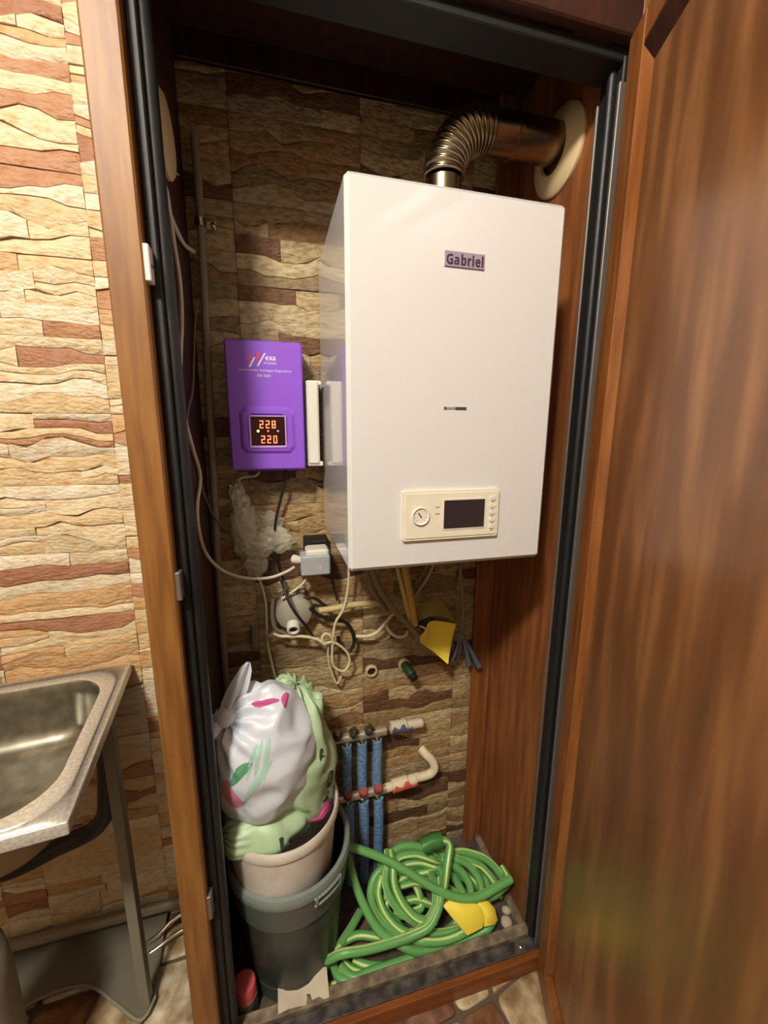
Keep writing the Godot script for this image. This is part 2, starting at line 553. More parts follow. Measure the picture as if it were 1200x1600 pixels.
# ------------------------------------------------------------------ the room
func build_room() -> void:
	var left := bx("wall_left", Vector3(-1.6, 0, -0.15), Vector3(-0.205, 2.85, 0.0), M.grout, null, 0.0)
	struct(left)
	tag(left, "wall clad in pale cream and tan split stone beside the closet")
	cladding(left, [-0.74, -0.645, -0.355, -0.214], 0.0, 2.24, 0.0318, 5, 7, [0, 0, 0, 0, 0, 1, 1, 1, 1, 6, 6, 6, 2, 2, 2, 2, 3, 3, 3, 4, 4, 5], M.stone, 0.17)
	# the same cladding farther along and higher up, out of the picture, joined into one part
	var more := begin()
	var rng2 := RandomNumberGenerator.new()
	rng2.seed = 91
	var wob := FastNoiseLite.new()
	wob.seed = 91
	wob.frequency = 1.0
	var columns := [-1.6, -1.46, -1.31, -1.16, -1.03, -0.9, -0.74, -0.645, -0.355, -0.214]
	for g in columns.size() - 1:
		var k0 := 0 if g < 6 else 71
		for k in range(k0, 90):
			one_stone(left, columns[g], columns[g + 1], 0.0, 1.0, 0.0, 2.84, k, 0.0318, 5, g, wob, rng2, M.stone[[0, 0, 1, 1, 6, 2, 2, 3, 4, 5][rng2.randi() % 10]], more)
	done("stone_field", more, M.stone_field, left).set_meta("kind", "stuff")
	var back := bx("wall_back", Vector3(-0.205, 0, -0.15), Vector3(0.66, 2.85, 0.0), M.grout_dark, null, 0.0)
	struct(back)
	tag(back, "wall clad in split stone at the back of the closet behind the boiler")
	cladding(back, [-0.163, -0.064, 0.226, 0.516, 0.632], 0.0, 2.145, 0.0345, 5, 23, [0, 0, 0, 1, 6, 6, 7, 7, 7, 2, 2, 2, 3, 3, 4, 5], M.stone_shaded, 0.05, Rect2(0.13, 1.15, 0.395, 0.63))
	var side := bx("wall_right", Vector3(1.5, 0, -0.15), Vector3(1.62, 2.85, 2.8), M.paint, null, 0.0)
	struct(side)
	tag(side, "plain pale wall of the room out of view on the right")
	var far := bx("wall_side", Vector3(-1.72, 0, -0.15), Vector3(-1.6, 2.85, 2.8), M.paint, null, 0.0)
	struct(far)
	tag(far, "plain pale wall of the room out of view on the left")
	var rear := bx("wall_rear", Vector3(-1.72, 0, 2.8), Vector3(1.62, 2.85, 2.92), M.paint, null, 0.0)
	struct(rear)
	tag(rear, "plain pale wall behind the camera")
	var rest := bx("wall_beyond", Vector3(0.66, 0, -0.15), Vector3(1.5, 2.85, 0.0), M.paint, null, 0.0)
	struct(rest)
	tag(rest, "plain pale wall behind the open closet door")
	var ceil := bx("ceiling", Vector3(-1.72, 2.85, -0.15), Vector3(1.62, 2.97, 2.92), M.ceiling, null, 0.0)
	struct(ceil)
	tag(ceil, "plain white ceiling of the room")
	var fl := bx("floor", Vector3(-1.72, -0.12, -0.15), Vector3(1.62, -0.004, 2.92), M.floor_grout, null, 0.0)
	struct(fl)
	tag(fl, "floor laid with irregular cream and brown stone flags")
	# flags: jittered cells, every flag a piece
	var rng := RandomNumberGenerator.new()
	rng.seed = 77
	var nx := 17
	var nz := 7
	var cell := 0.125
	var P := []
	for j in nz + 1:
		var row := []
		for i in nx + 1:
			row.append(Vector2(-1.0 + i * cell + rng.randf_range(-0.03, 0.03), 0.03 + j * cell + rng.randf_range(-0.03, 0.03)))
		P.append(row)
	for j in nz:
		for i in nx:
			var c4 := [P[j][i], P[j][i + 1], P[j + 1][i + 1], P[j + 1][i]]
			var mid: Vector2 = (c4[0] + c4[1] + c4[2] + c4[3]) * 0.25
			if mid.x > -0.2 and mid.x < 0.62 and mid.y < 0.34:
				continue
			flag(fl, c4, mid, rng)
	bx("slab", Vector3(-0.163, -0.004, 0.0), Vector3(0.63, 0.0, 0.39), M.concrete, fl, 0.0)

func flag(fl: Node3D, c4: Array, mid: Vector2, rng: RandomNumberGenerator) -> void:
	# the outline shrunk for the joint, its corners rounded
	var poly := PackedVector2Array()
	var q := []
	for v in c4:
		q.append((v as Vector2) + (mid - v).normalized() * 0.006)
	for i in 4:
		var a: Vector2 = q[(i + 3) % 4]
		var b: Vector2 = q[i]
		var c: Vector2 = q[(i + 1) % 4]
		var r := rng.randf_range(0.008, 0.03)
		var p0 := b + (a - b).normalized() * r
		var p1 := b + (c - b).normalized() * r
		for s in 4:
			var t := s / 3.0
			poly.append(p0.lerp(b, t).lerp(b.lerp(p1, t), t))
	var st := begin()
	var top := rng.randf_range(-0.001, 0.002)
	var rows := [PackedVector3Array(), PackedVector3Array(), PackedVector3Array(), PackedVector3Array()]
	for v in poly:
		rows[0].append(Vector3(v.x, -0.006, v.y))
		rows[1].append(Vector3(v.x, top - 0.003, v.y))
		var w: Vector2 = v + (mid - v).normalized() * 0.004
		rows[2].append(Vector3(w.x, top, w.y))
		rows[3].append(Vector3(mid.x, top + 0.0008, mid.y))
	sheet(st, rows, true, Vector3(mid.x, -0.5, mid.y))
	var tone := [0, 0, 1, 1, 2, 3, 4, 4][rng.randi() % 8] as int
	if mid.x > -0.36 and mid.x < -0.15: tone = [0, 4, 0][rng.randi() % 3]
	done("flag", st, M.floor_stone[tone], fl)

# ------------------------------------------------------------------ the closet
func build_closet() -> void:
	var t := thing("closet", "built-in brown wooden closet with its paneled door swung open around the boiler", "closet")
	bx("jamb", Vector3(-0.213, 0, 0.372), Vector3(-0.165, 2.2, 0.396), M.jamb, t, 0.003)
	bx("jamb", Vector3(0.632, 0, 0.366), Vector3(0.69, 2.2, 0.39), M.jamb, t, 0.003)
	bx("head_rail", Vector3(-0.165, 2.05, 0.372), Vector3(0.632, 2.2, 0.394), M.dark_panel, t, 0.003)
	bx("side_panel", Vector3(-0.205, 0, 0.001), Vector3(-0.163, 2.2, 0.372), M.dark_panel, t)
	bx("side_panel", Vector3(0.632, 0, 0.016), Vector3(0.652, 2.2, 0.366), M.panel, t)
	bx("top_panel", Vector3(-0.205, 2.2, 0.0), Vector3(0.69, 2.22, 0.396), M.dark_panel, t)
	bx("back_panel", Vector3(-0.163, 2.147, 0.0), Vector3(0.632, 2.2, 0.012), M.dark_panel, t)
	bx("corner_post", Vector3(0.572, 0, 0.016), Vector3(0.632, 2.2, 0.03), M.panel, t, 0.003)
	# black steel lining of the opening with its rubber seal
	bx("steel_lining", Vector3(-0.164, 0.05, 0.325), Vector3(-0.15, 2.05, 0.372), M.black, t)
	bx("steel_lining", Vector3(0.621, 0.05, 0.316), Vector3(0.632, 2.05, 0.372), M.black, t)
	bx("steel_lining", Vector3(-0.165, 2.03, 0.31), Vector3(0.621, 2.05, 0.372), M.black, t)
	for s in [[-0.1475, 0.349, 0.0125], [0.617, 0.35, 0.008]]:
		var st := begin()
		tube(st, smooth_path(pv([s[0], 0.055, s[1], s[0], 0.7, s[1], s[0], 1.4, s[1], s[0], 2.03, s[1]]), 0.2), s[2], 12)
		done("rubber_seal", st, M.rubber, t)
	bx("metal_strip", Vector3(0.619, 0.05, 0.31), Vector3(0.632, 2.0, 0.316), M.alu, t, 0.001)
	bx("metal_strip", Vector3(0.615, 0.05, 0.368), Vector3(0.6305, 2.0, 0.374), M.alu, t, 0.001)
	# threshold
	bx("threshold_board", Vector3(-0.165, 0, 0.38), Vector3(0.632, 0.052, 0.396), M.rail, t, 0.002)
	bx("threshold_plate", Vector3(-0.165, 0.0, 0.352), Vector3(0.621, 0.054, 0.38), M.steel_black, t, 0.002)
	bx("threshold_ledge", Vector3(-0.165, 0.0, 0.315), Vector3(0.621, 0.05, 0.342), M.ledge, t, 0.003)
	var sc := begin()
	lathe(sc, [Vector2(0.006, 0.0), Vector2(0.006, 0.0015), Vector2(0.004, 0.003), Vector2(0, 0.003)], Transform3D(Basis(), Vector3(0.575, 0.054, 0.366)), 12)
	done("screw", sc, M.chrome, t)
	# strike plates on the left jamb
	for y in [[1.605, 1.654], [1.12, 1.169], [0.453, 0.508]]:
		var b := begin()
		box(b, Vector3(-0.166, y[0], 0.3725), Vector3(-0.1575, y[1], 0.394), 0.0015)
		var o := done("strike_plate", b, M.white_plate if y[0] > 1.5 else M.alu, t)
		var hl := begin()
		box(hl, Vector3(-0.1578, lerpf(y[0], y[1], 0.42), 0.378), Vector3(-0.157, lerpf(y[0], y[1], 0.5), 0.388), 0.0002)
		done("slot", hl, M.slot, o)
	# base strips
	bx("base_strip", Vector3(0.612, 0, 0.03), Vector3(0.632, 0.022, 0.31), M.ledge, t)
	# the door, swung open on its right-hand hinges
	var d := Node3D.new()
	d.name = "door"
	t.add_child(d)
	d.position = Vector3(0.605, 0, 0.398)
	d.rotation.y = deg_to_rad(-111.0)
	tag(d, "brown veneered closet door with a recessed panel")
	var W := 0.8
	var H := 2.04
	bx("stile", Vector3(0, 0.012, -0.04), Vector3(0.057, H, 0), M.stile, d, 0.003)
	bx("stile", Vector3(W - 0.057, 0.012, -0.04), Vector3(W, H, 0), M.stile, d, 0.003)
	bx("rail", Vector3(0.057, H - 0.05, -0.04), Vector3(W - 0.057, H, 0), M.stile, d, 0.003)
	bx("rail", Vector3(0.057, 0.012, -0.04), Vector3(W - 0.057, 0.09, 0), M.stile, d, 0.003)
	bx("door_panel", Vector3(0.05, 0.08, -0.036), Vector3(W - 0.05, H - 0.045, -0.012), M.door, d, 0.0)
	# sloped beads round the panel
	var ix := [0.057, W - 0.057]
	var iy := [0.09, H - 0.05]
	var bead := [[Vector2(ix[0], iy[0]), Vector2(ix[0], iy[1]), Vector2(0.018, 0)], [Vector2(ix[1], iy[0]), Vector2(ix[1], iy[1]), Vector2(-0.018, 0)], [Vector2(ix[0], iy[0]), Vector2(ix[1], iy[0]), Vector2(0, 0.02)], [Vector2(ix[0], iy[1]), Vector2(ix[1], iy[1]), Vector2(0, -0.034)]]
	for b in bead:
		var st := begin()
		var p: Vector2 = b[0]
		var q: Vector2 = b[1]
		var off: Vector2 = b[2]
		var along := (q - p).normalized()
		var e0 := along * absf(0.034 if off.x != 0 else 0.018) * 0.9
		var A := Vector3(p.x, p.y, -0.001)
		var B := Vector3(q.x, q.y, -0.001)
		var C := Vector3(q.x + off.x - e0.x, q.y + off.y - e0.y, -0.0125)
		var D := Vector3(p.x + off.x + e0.x, p.y + off.y + e0.y, -0.0125)
		var n := Vector3(off.x, off.y, 0.02)
		quad(st, A, B, C, D, n)
		var A2 := Vector3(p.x, p.y, -0.014)
		var B2 := Vector3(q.x, q.y, -0.014)
		quad(st, A2, B2, C, D, -n)
		quad(st, A, B, B2, A2, -Vector3(off.x, off.y, 0))
		done("panel_bead", st, M.dark_panel if off.y < 0.0 else M.stile, d)  # top bead darker: the shade on its downward slope is painted in

# ------------------------------------------------------------------ the boiler
func build_boiler() -> void:
	var t := thing("gas_boiler", "white wall-hung gas boiler with a small screen panel, hung in the closet", "boiler", Vector3(0.12, 1.148, 0.0))
	var W := 0.39
	var H := 0.634
	var D := 0.402
	# cover: rounded front edges
	var st := begin()
	box(st, Vector3(0, 0, 0.02), Vector3(W, H, D), 0.007)
	done("cover", st, M.enamel, t)
	bx("back_frame", Vector3(0.012, 0.012, 0.0125), Vector3(W - 0.012, H - 0.012, 0.03), M.cream_dark, t)
	# name badge
	var b := bx("name_badge", Vector3(0.164, 0.515, D), Vector3(0.236, 0.539, D + 0.0022), M.badge, t, 0.0008)
	letters("lettering", "Gabriel", 0.066, 0.0165, Vector3(0.2, 0.527, D + 0.0026), M.ink, b, true)
	# indicator slot
	var s := bx("indicator_slot", Vector3(0.172, 0.287, D), Vector3(0.214, 0.291, D + 0.001), M.print_grey, t, 0.0004)
	bx("indicator_window", Vector3(0.193, 0.2868, D + 0.0008), Vector3(0.2142, 0.2912, D + 0.0016), M.slot, s, 0.0003)
	bx("indicator_window", Vector3(0.1715, 0.2868, D + 0.0008), Vector3(0.176, 0.2912, D + 0.0016), M.slot, s, 0.0003)
	# control panel
	var p := begin()
	prism(p, round_rect(0.192, 0.0985, 0.19, 0.091, 0.004, 4), D - 0.002, D + 0.006)
	var cp := done("control_panel", p, M.cream, t)
	var inner := begin()
	prism(inner, round_rect(0.192, 0.0985, 0.181, 0.082, 0.003, 4), D + 0.005, D + 0.0075)
	done("panel_face", inner, M.cream, cp)
	var g := begin()
	var face := Transform3D(Basis(Vector3.RIGHT, PI / 2), Vector3(0.13, 0.0985, D + 0.0075))
	lathe(g, [Vector2(0.0165, 0), Vector2(0.0165, 0.003), Vector2(0.0155, 0.004), Vector2(0.014, 0.003), Vector2(0.0135, 0.0015), Vector2(0, 0.0015)], face, 32)
	done("gauge", g, M.white_plastic, cp)
	var nd := begin()
	obox(nd, Transform3D(Basis(Vector3.BACK, 0.6), Vector3(0.1285, 0.1005, D + 0.0095)), Vector3(0.0022, 0.011, 0.0006), 0.0002)
	done("gauge_needle", nd, M.ink, cp)
	for k in 9:
		var a := PI * (1.25 - k * 1.5 / 8.0)
		var tk := begin()
		obox(tk, Transform3D(Basis(Vector3.BACK, a), Vector3(0.13 + cos(a) * 0.0112, 0.0985 + sin(a) * 0.0112, D + 0.0092)), Vector3(0.003, 0.0008, 0.0004), 0.0001)
		done("gauge_tick", tk, M.print_grey, cp)
	var fr := begin()
	prism(fr, round_rect(0.2155, 0.0995, 0.087, 0.0585, 0.003, 4), D + 0.007, D + 0.0085)
	done("screen_frame", fr, M.white_plastic, cp)
	var sc := begin()
	prism(sc, round_rect(0.2155, 0.0995, 0.081, 0.0525, 0.001, 2), D + 0.008, D + 0.0092)
	done("screen", sc, M.screen, cp)
	for k in 5:
		var bt := begin()
		prism(bt, round_rect(0.2725, 0.1265 - k * 0.0135, 0.01, 0.0075, 0.003, 4), D + 0.007, D + 0.0094)
		done("button", bt, M.white_plastic, cp)
		bx("button_mark", Vector3(0.2705, 0.118 - k * 0.0135, D + 0.007), Vector3(0.2755, 0.1196 - k * 0.0135, D + 0.0079), M.print_grey, cp, 0.0001)
	for k in 2:
		bx("panel_print", Vector3(0.158, 0.113 - k * 0.0125, D + 0.007), Vector3(0.167, 0.1148 - k * 0.0125, D + 0.0079), M.print_grey, cp, 0.0001)

func build_flue() -> void:
	var t := thing("flue_pipe", "bronze-grey metal flue with a ribbed elbow rising from the boiler into the side wall", "flue pipe")
	var x := 0.362
	var z := 0.192
	var up := begin()
	lathe(up, [Vector2(0.05, 1.779), Vector2(0.05, 1.79), Vector2(0.037, 1.792), Vector2(0.037, 1.9), Vector2(0.03, 1.9)], Transform3D(Basis(), Vector3(x, 0, z)), 40)
	done("riser", up, M.duct, t)
	# ribbed elbow
	var R := 0.1
	var path := PackedVector3Array()
	var c := Vector3(x + R, 1.905, z)
	var n := 150
	for i in n + 1:
		var a := PI - (PI / 2) * i / n
		path.append(c + Vector3(cos(a), sin(a), 0) * R)
	var el := begin()
	tube(el, path, 0.041, 32, false, func(f: float) -> float: return 1.0 + 0.075 * sin(f * TAU * 13.0))
	done("ribbed_elbow", el, M.duct, t)
	var st := begin()
	lathe(st, [Vector2(0.034, 0.0), Vector2(0.0395, 0.0), Vector2(0.0395, 0.05), Vector2(0.0425, 0.052), Vector2(0.0425, 0.058), Vector2(0.0395, 0.06), Vector2(0.0395, 0.155)], Transform3D(Basis(Vector3.BACK, -PI / 2), Vector3(x + R - 0.002, 2.005, z)), 40)
	done("straight_duct", st, M.duct, t)
	var fl := begin()
	lathe(fl, [Vector2(0.083, 0.0), Vector2(0.083, 0.005), Vector2(0.079, 0.009), Vector2(0.058, 0.016), Vector2(0.044, 0.018), Vector2(0.0405, 0.012)], Transform3D(Basis(Vector3.BACK, PI / 2), Vector3(0.632, 1.994, 0.189)), 48)
	done("wall_collar", fl, M.collar, t)
	var v := begin()
	lathe(v, [Vector2(0.063, 0.0), Vector2(0.063, 0.005), Vector2(0.057, 0.01), Vector2(0.03, 0.013), Vector2(0, 0.014)], Transform3D(Basis(Vector3.BACK, -PI / 2), Vector3(-0.163, 1.9, 0.192)), 40)
	tag(done("vent_cover", v, M.collar), "round cream vent cover high on the closet's dark inner left side", "vent cover")

# ------------------------------------------------------------------ regulator and boxes
func build_regulator() -> void:
	var t := thing("voltage_regulator", "purple wall-mounted voltage regulator box with red digits on its display", "regulator", Vector3(-0.012, 1.448, 0.0))
	var z := 0.09
	var b := begin()
	box(b, Vector3(-0.0835, -0.143, 0.016), Vector3(0.0835, 0.143, z), 0.0035)
	done("housing", b, M.purple, t)
	bx("back_plate", Vector3(-0.078, -0.152, 0.013), Vector3(0.078, 0.138, 0.03), M.purple_dark, t)
	# raised octagon round the display
	var o := PackedVector2Array()
	for v in [[-0.062, -0.092], [-0.05, -0.106], [0.052, -0.106], [0.064, -0.092], [0.064, -0.012], [0.05, 0.002], [-0.05, 0.002], [-0.062, -0.012]]:
		o.append(Vector2(v[0], v[1]))
	var rows := []
	for f in [[1.0, z - 0.001], [0.86, z + 0.005], [0.70, z + 0.0055], [0.66, z + 0.003]]:
		var row := PackedVector3Array()
		for v in o:
			var m := Vector2(0.001, -0.052)
			var w: Vector2 = m + (v - m) * f[0]
			row.append(Vector3(w.x, w.y, f[1]))
		rows.append(row)
	var oc := begin()
	for i in rows.size() - 1:
		for k in 8:
			var k2 := (k + 1) % 8
			var a: Vector3 = rows[i][k]
			quad(oc, a, rows[i][k2], rows[i + 1][k2], rows[i + 1][k], Vector3(0, 0, 1) + (a - Vector3(0, -0.052, z)) * (4.0 if i < 2 else -4.0))
	var disp := done("display_surround", oc, M.purple, t)
	var fr := begin()
	for k in [[-0.04, -0.0915, 0.042, -0.0865], [-0.04, -0.0215, 0.042, -0.0185], [-0.04, -0.0915, -0.0368, -0.0185], [0.0388, -0.0915, 0.042, -0.0185]]:
		box(fr, Vector3(k[0], k[1], z), Vector3(k[2], k[3], z + 0.0075), 0.0008)
	done("display_frame", fr, M.lilac, disp)
	bx("display_glass", Vector3(-0.038, -0.089, z), Vector3(0.04, -0.02, z + 0.0045), M.red_glass, disp, 0.0005)
	seven(disp, "228", Vector3(-0.016, -0.0385, z + 0.0048))
	seven(disp, "220", Vector3(-0.014, -0.0725, z + 0.0048))
	for q in [[-0.021, M.green_led, 0.0032], [0.001, M.digit, 0.002], [0.023, M.white_ink, 0.0022]]:
		var l := begin()
		lathe(l, [Vector2(q[2], 0), Vector2(q[2] * 0.8, 0.001), Vector2(0, 0.0014)], Transform3D(Basis(Vector3.RIGHT, PI / 2), Vector3(q[0], -0.0535, z + 0.0045)), 12)
		done("indicator_lamp", l, q[1], disp)
	# printed emblem: two slanted strokes and short words
	var lg := begin()
	for p in [[-0.034, 0.086, -0.0225, 0.107, 0.004], [-0.0165, 0.089, 0.0005, 0.117, 0.0036]]:
		var a := Vector2(p[0], p[1])
		var c := Vector2(p[2], p[3])
		var s := Vector2(p[4], 0)
		prism(lg, PackedVector2Array([a, a + s, c + s, c]), z - 0.001, z + 0.0006)
	done("emblem_stroke", lg, M.white_ink, t)
	var lr := begin()
	prism(lr, PackedVector2Array([Vector2(-0.0165, 0.1), Vector2(-0.0115, 0.103), Vector2(-0.0105, 0.116), Vector2(-0.0165, 0.119)]), z - 0.001, z + 0.0008)
	prism(lr, PackedVector2Array([Vector2(-0.037, 0.104), Vector2(-0.033, 0.098), Vector2(-0.0255, 0.108), Vector2(-0.027, 0.112)]), z - 0.001, z + 0.0004)
	done("emblem_flame", lr, M.red_ink, t)
	letters("lettering", "exa", 0.022, 0.0085, Vector3(0.0135, 0.106, z + 0.0003), M.white_ink, t, true)
	letters("lettering", "POWER", 0.027, 0.0048, Vector3(0.0125, 0.0955, z + 0.0003), M.white_ink, t)
	letters("lettering", "Automatic Voltage Regulator", 0.115, 0.0062, Vector3(0.002, 0.0795, z + 0.0003), M.white_ink, t)
	letters("lettering", "RX-500", 0.028, 0.0056, Vector3(-0.002, 0.0685, z + 0.0003), M.white_ink, t)

# digits of seven bars each
func seven(parent: Node3D, text: String, at: Vector3) -> void:
	var bars := {"2": [0, 1, 6, 4, 3], "8": [0, 1, 2, 3, 4, 5, 6], "0": [0, 1, 2, 3, 4, 5]}
	var w := 0.0062
	var h := 0.0076
	for k in text.length():
		var st := begin()
		var o := at + Vector3(k * 0.0135, 0, 0)
		for b in bars[text[k]]:
			var lo: Vector3
			var hi: Vector3
			match b:
				0: lo = Vector3(0, h, 0); hi = Vector3(w, h, 0)
				1: lo = Vector3(w, 0, 0); hi = Vector3(w, h, 0)
				2: lo = Vector3(w, -h, 0); hi = Vector3(w, 0, 0)
				3: lo = Vector3(0, -h, 0); hi = Vector3(w, -h, 0)
				4: lo = Vector3(0, -h, 0); hi = Vector3(0, 0, 0)
				5: lo = Vector3(0, 0, 0); hi = Vector3(0, h, 0)
				_: lo = Vector3.ZERO; hi = Vector3(w, 0, 0)
			box(st, o + lo - Vector3(0.0011, 0.0011, 0.0002), o + hi + Vector3(0.0011, 0.0011, 0.0004), 0.0003)
		done("digit", st, M.digit, parent)

func build_boxes() -> void:
	# hollow white plastic box between regulator and boiler
	var t := thing("terminal_box", "narrow hollow white plastic box squeezed between the purple regulator and the boiler", "terminal box", Vector3(0.092, 1.412, 0))
	bx("front_plate", Vector3(-0.0135, -0.096, 0.08), Vector3(0.0145, 0.098, 0.092), M.white_plastic, t, 0.004)
	bx("end_wall", Vector3(-0.0135, 0.088, 0.016), Vector3(0.022, 0.098, 0.088), M.white_plastic, t, 0.002)
	bx("end_wall", Vector3(-0.0135, -0.1, 0.016), Vector3(0.022, -0.089, 0.088), M.white_plastic, t, 0.002)
	bx("base_plate", Vector3(-0.0135, -0.098, 0.013), Vector3(0.022, 0.096, 0.02), M.cream_dark, t, 0.002)
	# socket and adapter
	var s := thing("wall_socket", "black wall socket behind the grey plug-in adapter", "socket", Vector3(0.095, 1.085, 0.0))
	var p := begin()
	prism(p, round_rect(0, 0, 0.062, 0.075, 0.004, 4), 0.012, 0.034)
	done("socket_plate", p, M.black, s)
	bx("socket_ridge", Vector3(-0.012, 0.021, 0.03), Vector3(0.028, 0.026, 0.0365), M.rubber, s)
	var a := thing("plug_adapter", "pale grey square plug-in adapter in the black wall socket under the boiler corner", "adapter", Vector3(0.088, 1.068, 0.034))
	var ab := begin()
	box(ab, Vector3(-0.036, -0.03, 0.012), Vector3(0.037, 0.022, 0.066), 0.004)
	done("adapter_body", ab, M.grey_plastic, a)
	var ac := begin()
	box(ac, Vector3(-0.022, 0.012, 0.0), Vector3(0.036, 0.034, 0.055), 0.005)
	done("adapter_cap", ac, M.white_plastic, a)
	var pl := begin()
	lathe(pl, [Vector2(0, 0), Vector2(0.007, 0), Vector2(0.011, 0.008), Vector2(0.011, 0.022), Vector2(0.006, 0.026), Vector2(0, 0.026)], Transform3D(Basis(Vector3.BACK, PI / 2 - 0.35), Vector3(-0.034, 0.004, 0.04)), 20)
	done("plug_nose", pl, M.white_plastic, a)
	bx("adapter_mark", Vector3(0.009, -0.012, 0.0655), Vector3(0.013, -0.007, 0.0667), M.white_ink, a, 0.0003)

# ------------------------------------------------------------------ wiring and pipes
func cable(called: String, path: PackedVector3Array, r: float, mat: Material, label: String, category := "cable", grp := "") -> MeshInstance3D:
	var st := begin()
	tube(st, smooth_path(path, 0.008), r, 10)
	var o := done(called, st, mat)
	tag(o, label, category, grp)
	return o

func build_wiring() -> void:
	# conduit with its clamp
	var c := thing("conduit_pipe", "grey vertical conduit pipe in the left back corner of the closet", "pipe", Vector3(-0.152, 0, 0.028))
	var st := begin()
	tube(st, smooth_path(pv([0.02, 2.0, 0, 0.021, 1.84, 0, 0.012, 1.5, 0, 0.008, 1.3, 0, 0.002, 1.0, 0, 0.0, 0.6, 0, 0.0, 0.3, 0, 0.0, 0.01, 0]), 0.06), 0.0085, 14)
	done("tube", st, M.conduit, c)
	var cl := begin()
	lathe(cl, [Vector2(0.0095, -0.008), Vector2(0.0125, -0.008), Vector2(0.0125, 0.008), Vector2(0.0095, 0.008)], Transform3D(Basis(), Vector3(0.021, 1.836, 0)), 20)
	box(cl, Vector3(0.03, 1.828, -0.014), Vector3(0.052, 1.844, -0.006), 0.001)
	var clamp_part := done("clamp", cl, M.chrome, c)
	var sc := begin()
	lathe(sc, [Vector2(0.006, 0), Vector2(0.006, 0.004), Vector2(0.003, 0.006), Vector2(0, 0.006)], Transform3D(Basis(Vector3.RIGHT, PI / 2), Vector3(0.045, 1.836, -0.007)), 14)
	done("screw", sc, M.chrome, clamp_part)

	cable("white_cable", pv([-0.157,1.816,0.269, -0.157,1.8,0.25, -0.157,1.787,0.229, -0.157,1.726,0.206, -0.157,1.67,0.181, -0.157,1.6,0.194, -0.157,1.525,0.238, -0.157,1.455,0.268, -0.157,1.411,0.242, -0.157,1.361,0.193, -0.157,1.297,0.133, -0.157,1.245,0.197, -0.157,1.192,0.2, -0.157,1.126,0.139, -0.131,1.08,0.12, -0.084,1.052,0.11, -0.026,1.043,0.1, 0.017,1.052,0.09, 0.036,1.058,0.078]), 0.0038, M.cable_white, "long pale cable hanging down the closet's left side and looping to the plug adapter")
	cable("white_cable", pv([-0.157,1.813,0.274, -0.157,1.793,0.265, -0.157,1.769,0.236, -0.157,1.761,0.175, -0.157,1.765,0.098, -0.149,1.777,0.03]), 0.0042, M.cable_white, "short pale cable curving from the vent cover to the corner conduit")
	cable("wire_end", pv([-0.157,1.818,0.313, -0.157,1.839,0.239, -0.157,1.862,0.17, -0.157,1.888,0.099]), 0.0016, M.cable_white, "thin loose wire end sticking out by the vent cover", "wire")
	cable("thin_cable", pv([-0.15,1.677,0.035, -0.157,1.606,0.057, -0.157,1.547,0.092, -0.157,1.477,0.14, -0.157,1.435,0.206, -0.157,1.409,0.231]), 0.0022, M.cable_brown, "thin brown cable hanging straight beside the corner conduit")
	cable("thin_cable", pv([-0.157,1.293,0.135, -0.157,1.258,0.108, -0.148,1.188,0.04, -0.12,1.147,0.035, -0.086,1.115,0.035, -0.049,1.08,0.03, -0.018,1.068,0.03]), 0.0024, M.cable_brown, "thin brown cable crossing in front of the crumpled clear bag")
	cable("cream_cable", pv([-0.037,1.296,0.05, -0.049,1.286,0.04, -0.079,1.282,0.03, -0.099,1.258,0.03, -0.102,1.222,0.035, -0.094,1.179,0.04, -0.082,1.116,0.04, -0.067,1.056,0.04, -0.05,1.015,0.04, -0.039,0.957,0.04, -0.039,0.894,0.04, -0.04,0.837,0.035, -0.029,0.756,0.03, -0.015,0.682,0.03]), 0.0034, M.cable_cream, "cream cable from the regulator's left underside down to the bags")
	cable("black_cable", pv([0.027,1.301,0.05, 0.019,1.256,0.045, 0.006,1.21,0.04, -0.004,1.17,0.04, -0.011,1.111,0.04, -0.01,1.06,0.04, 0.001,1.028,0.06, 0.01,1.004,0.09, 0.02,0.975,0.105, 0.036,0.945,0.11, 0.059,0.906,0.1, 0.076,0.864,0.07]), 0.0036, M.cable_black, "black cable from the regulator's underside down over the grey junction")
	var loop := cable("cream_loop_cable", pv([0.178,1.044,0.06, 0.176,0.989,0.06, 0.163,0.926,0.06, 0.14,0.886,0.06, 0.132,0.836,0.06, 0.129,0.778,0.058, 0.138,0.749,0.056, 0.163,0.736,0.055, 0.178,0.762,0.055, 0.172,0.79,0.056, 0.151,0.816,0.058, 0.13,0.832,0.062, 0.11,0.832,0.064, 0.102,0.849,0.066, 0.111,0.861,0.066, 0.126,0.852,0.066, 0.134,0.827,0.064]), 0.0036, M.cable_cream, "cream cable knotted in a loop under the boiler's left corner")
	var st2 := begin()
	tube(st2, smooth_path(pv([-0.022,0.87,0.05, -0.003,0.865,0.06, 0.047,0.861,0.065, 0.086,0.849,0.066, 0.11,0.829,0.066]), 0.008), 0.0042, 10)
	tube(st2, smooth_path(pv([0.12,0.817,0.05, 0.12,0.772,0.045, 0.13,0.724,0.04, 0.144,0.69,0.04, 0.156,0.712,0.04]), 0.008), 0.003, 10)
	done("loose_end", st2, M.cable_cream, loop)
	cable("black_cable", pv([0.126,1.049,0.06, 0.136,1.003,0.04, 0.149,0.939,0.035]), 0.003, M.cable_black, "short black cable dropping from the plug adapter")
	cable("black_cable", pv([0.051,0.959,0.045, 0.085,0.957,0.045, 0.11,0.934,0.04, 0.132,0.917,0.04, 0.15,0.915,0.04]), 0.0042, M.cable_black, "black cable running right from behind the grey junction")
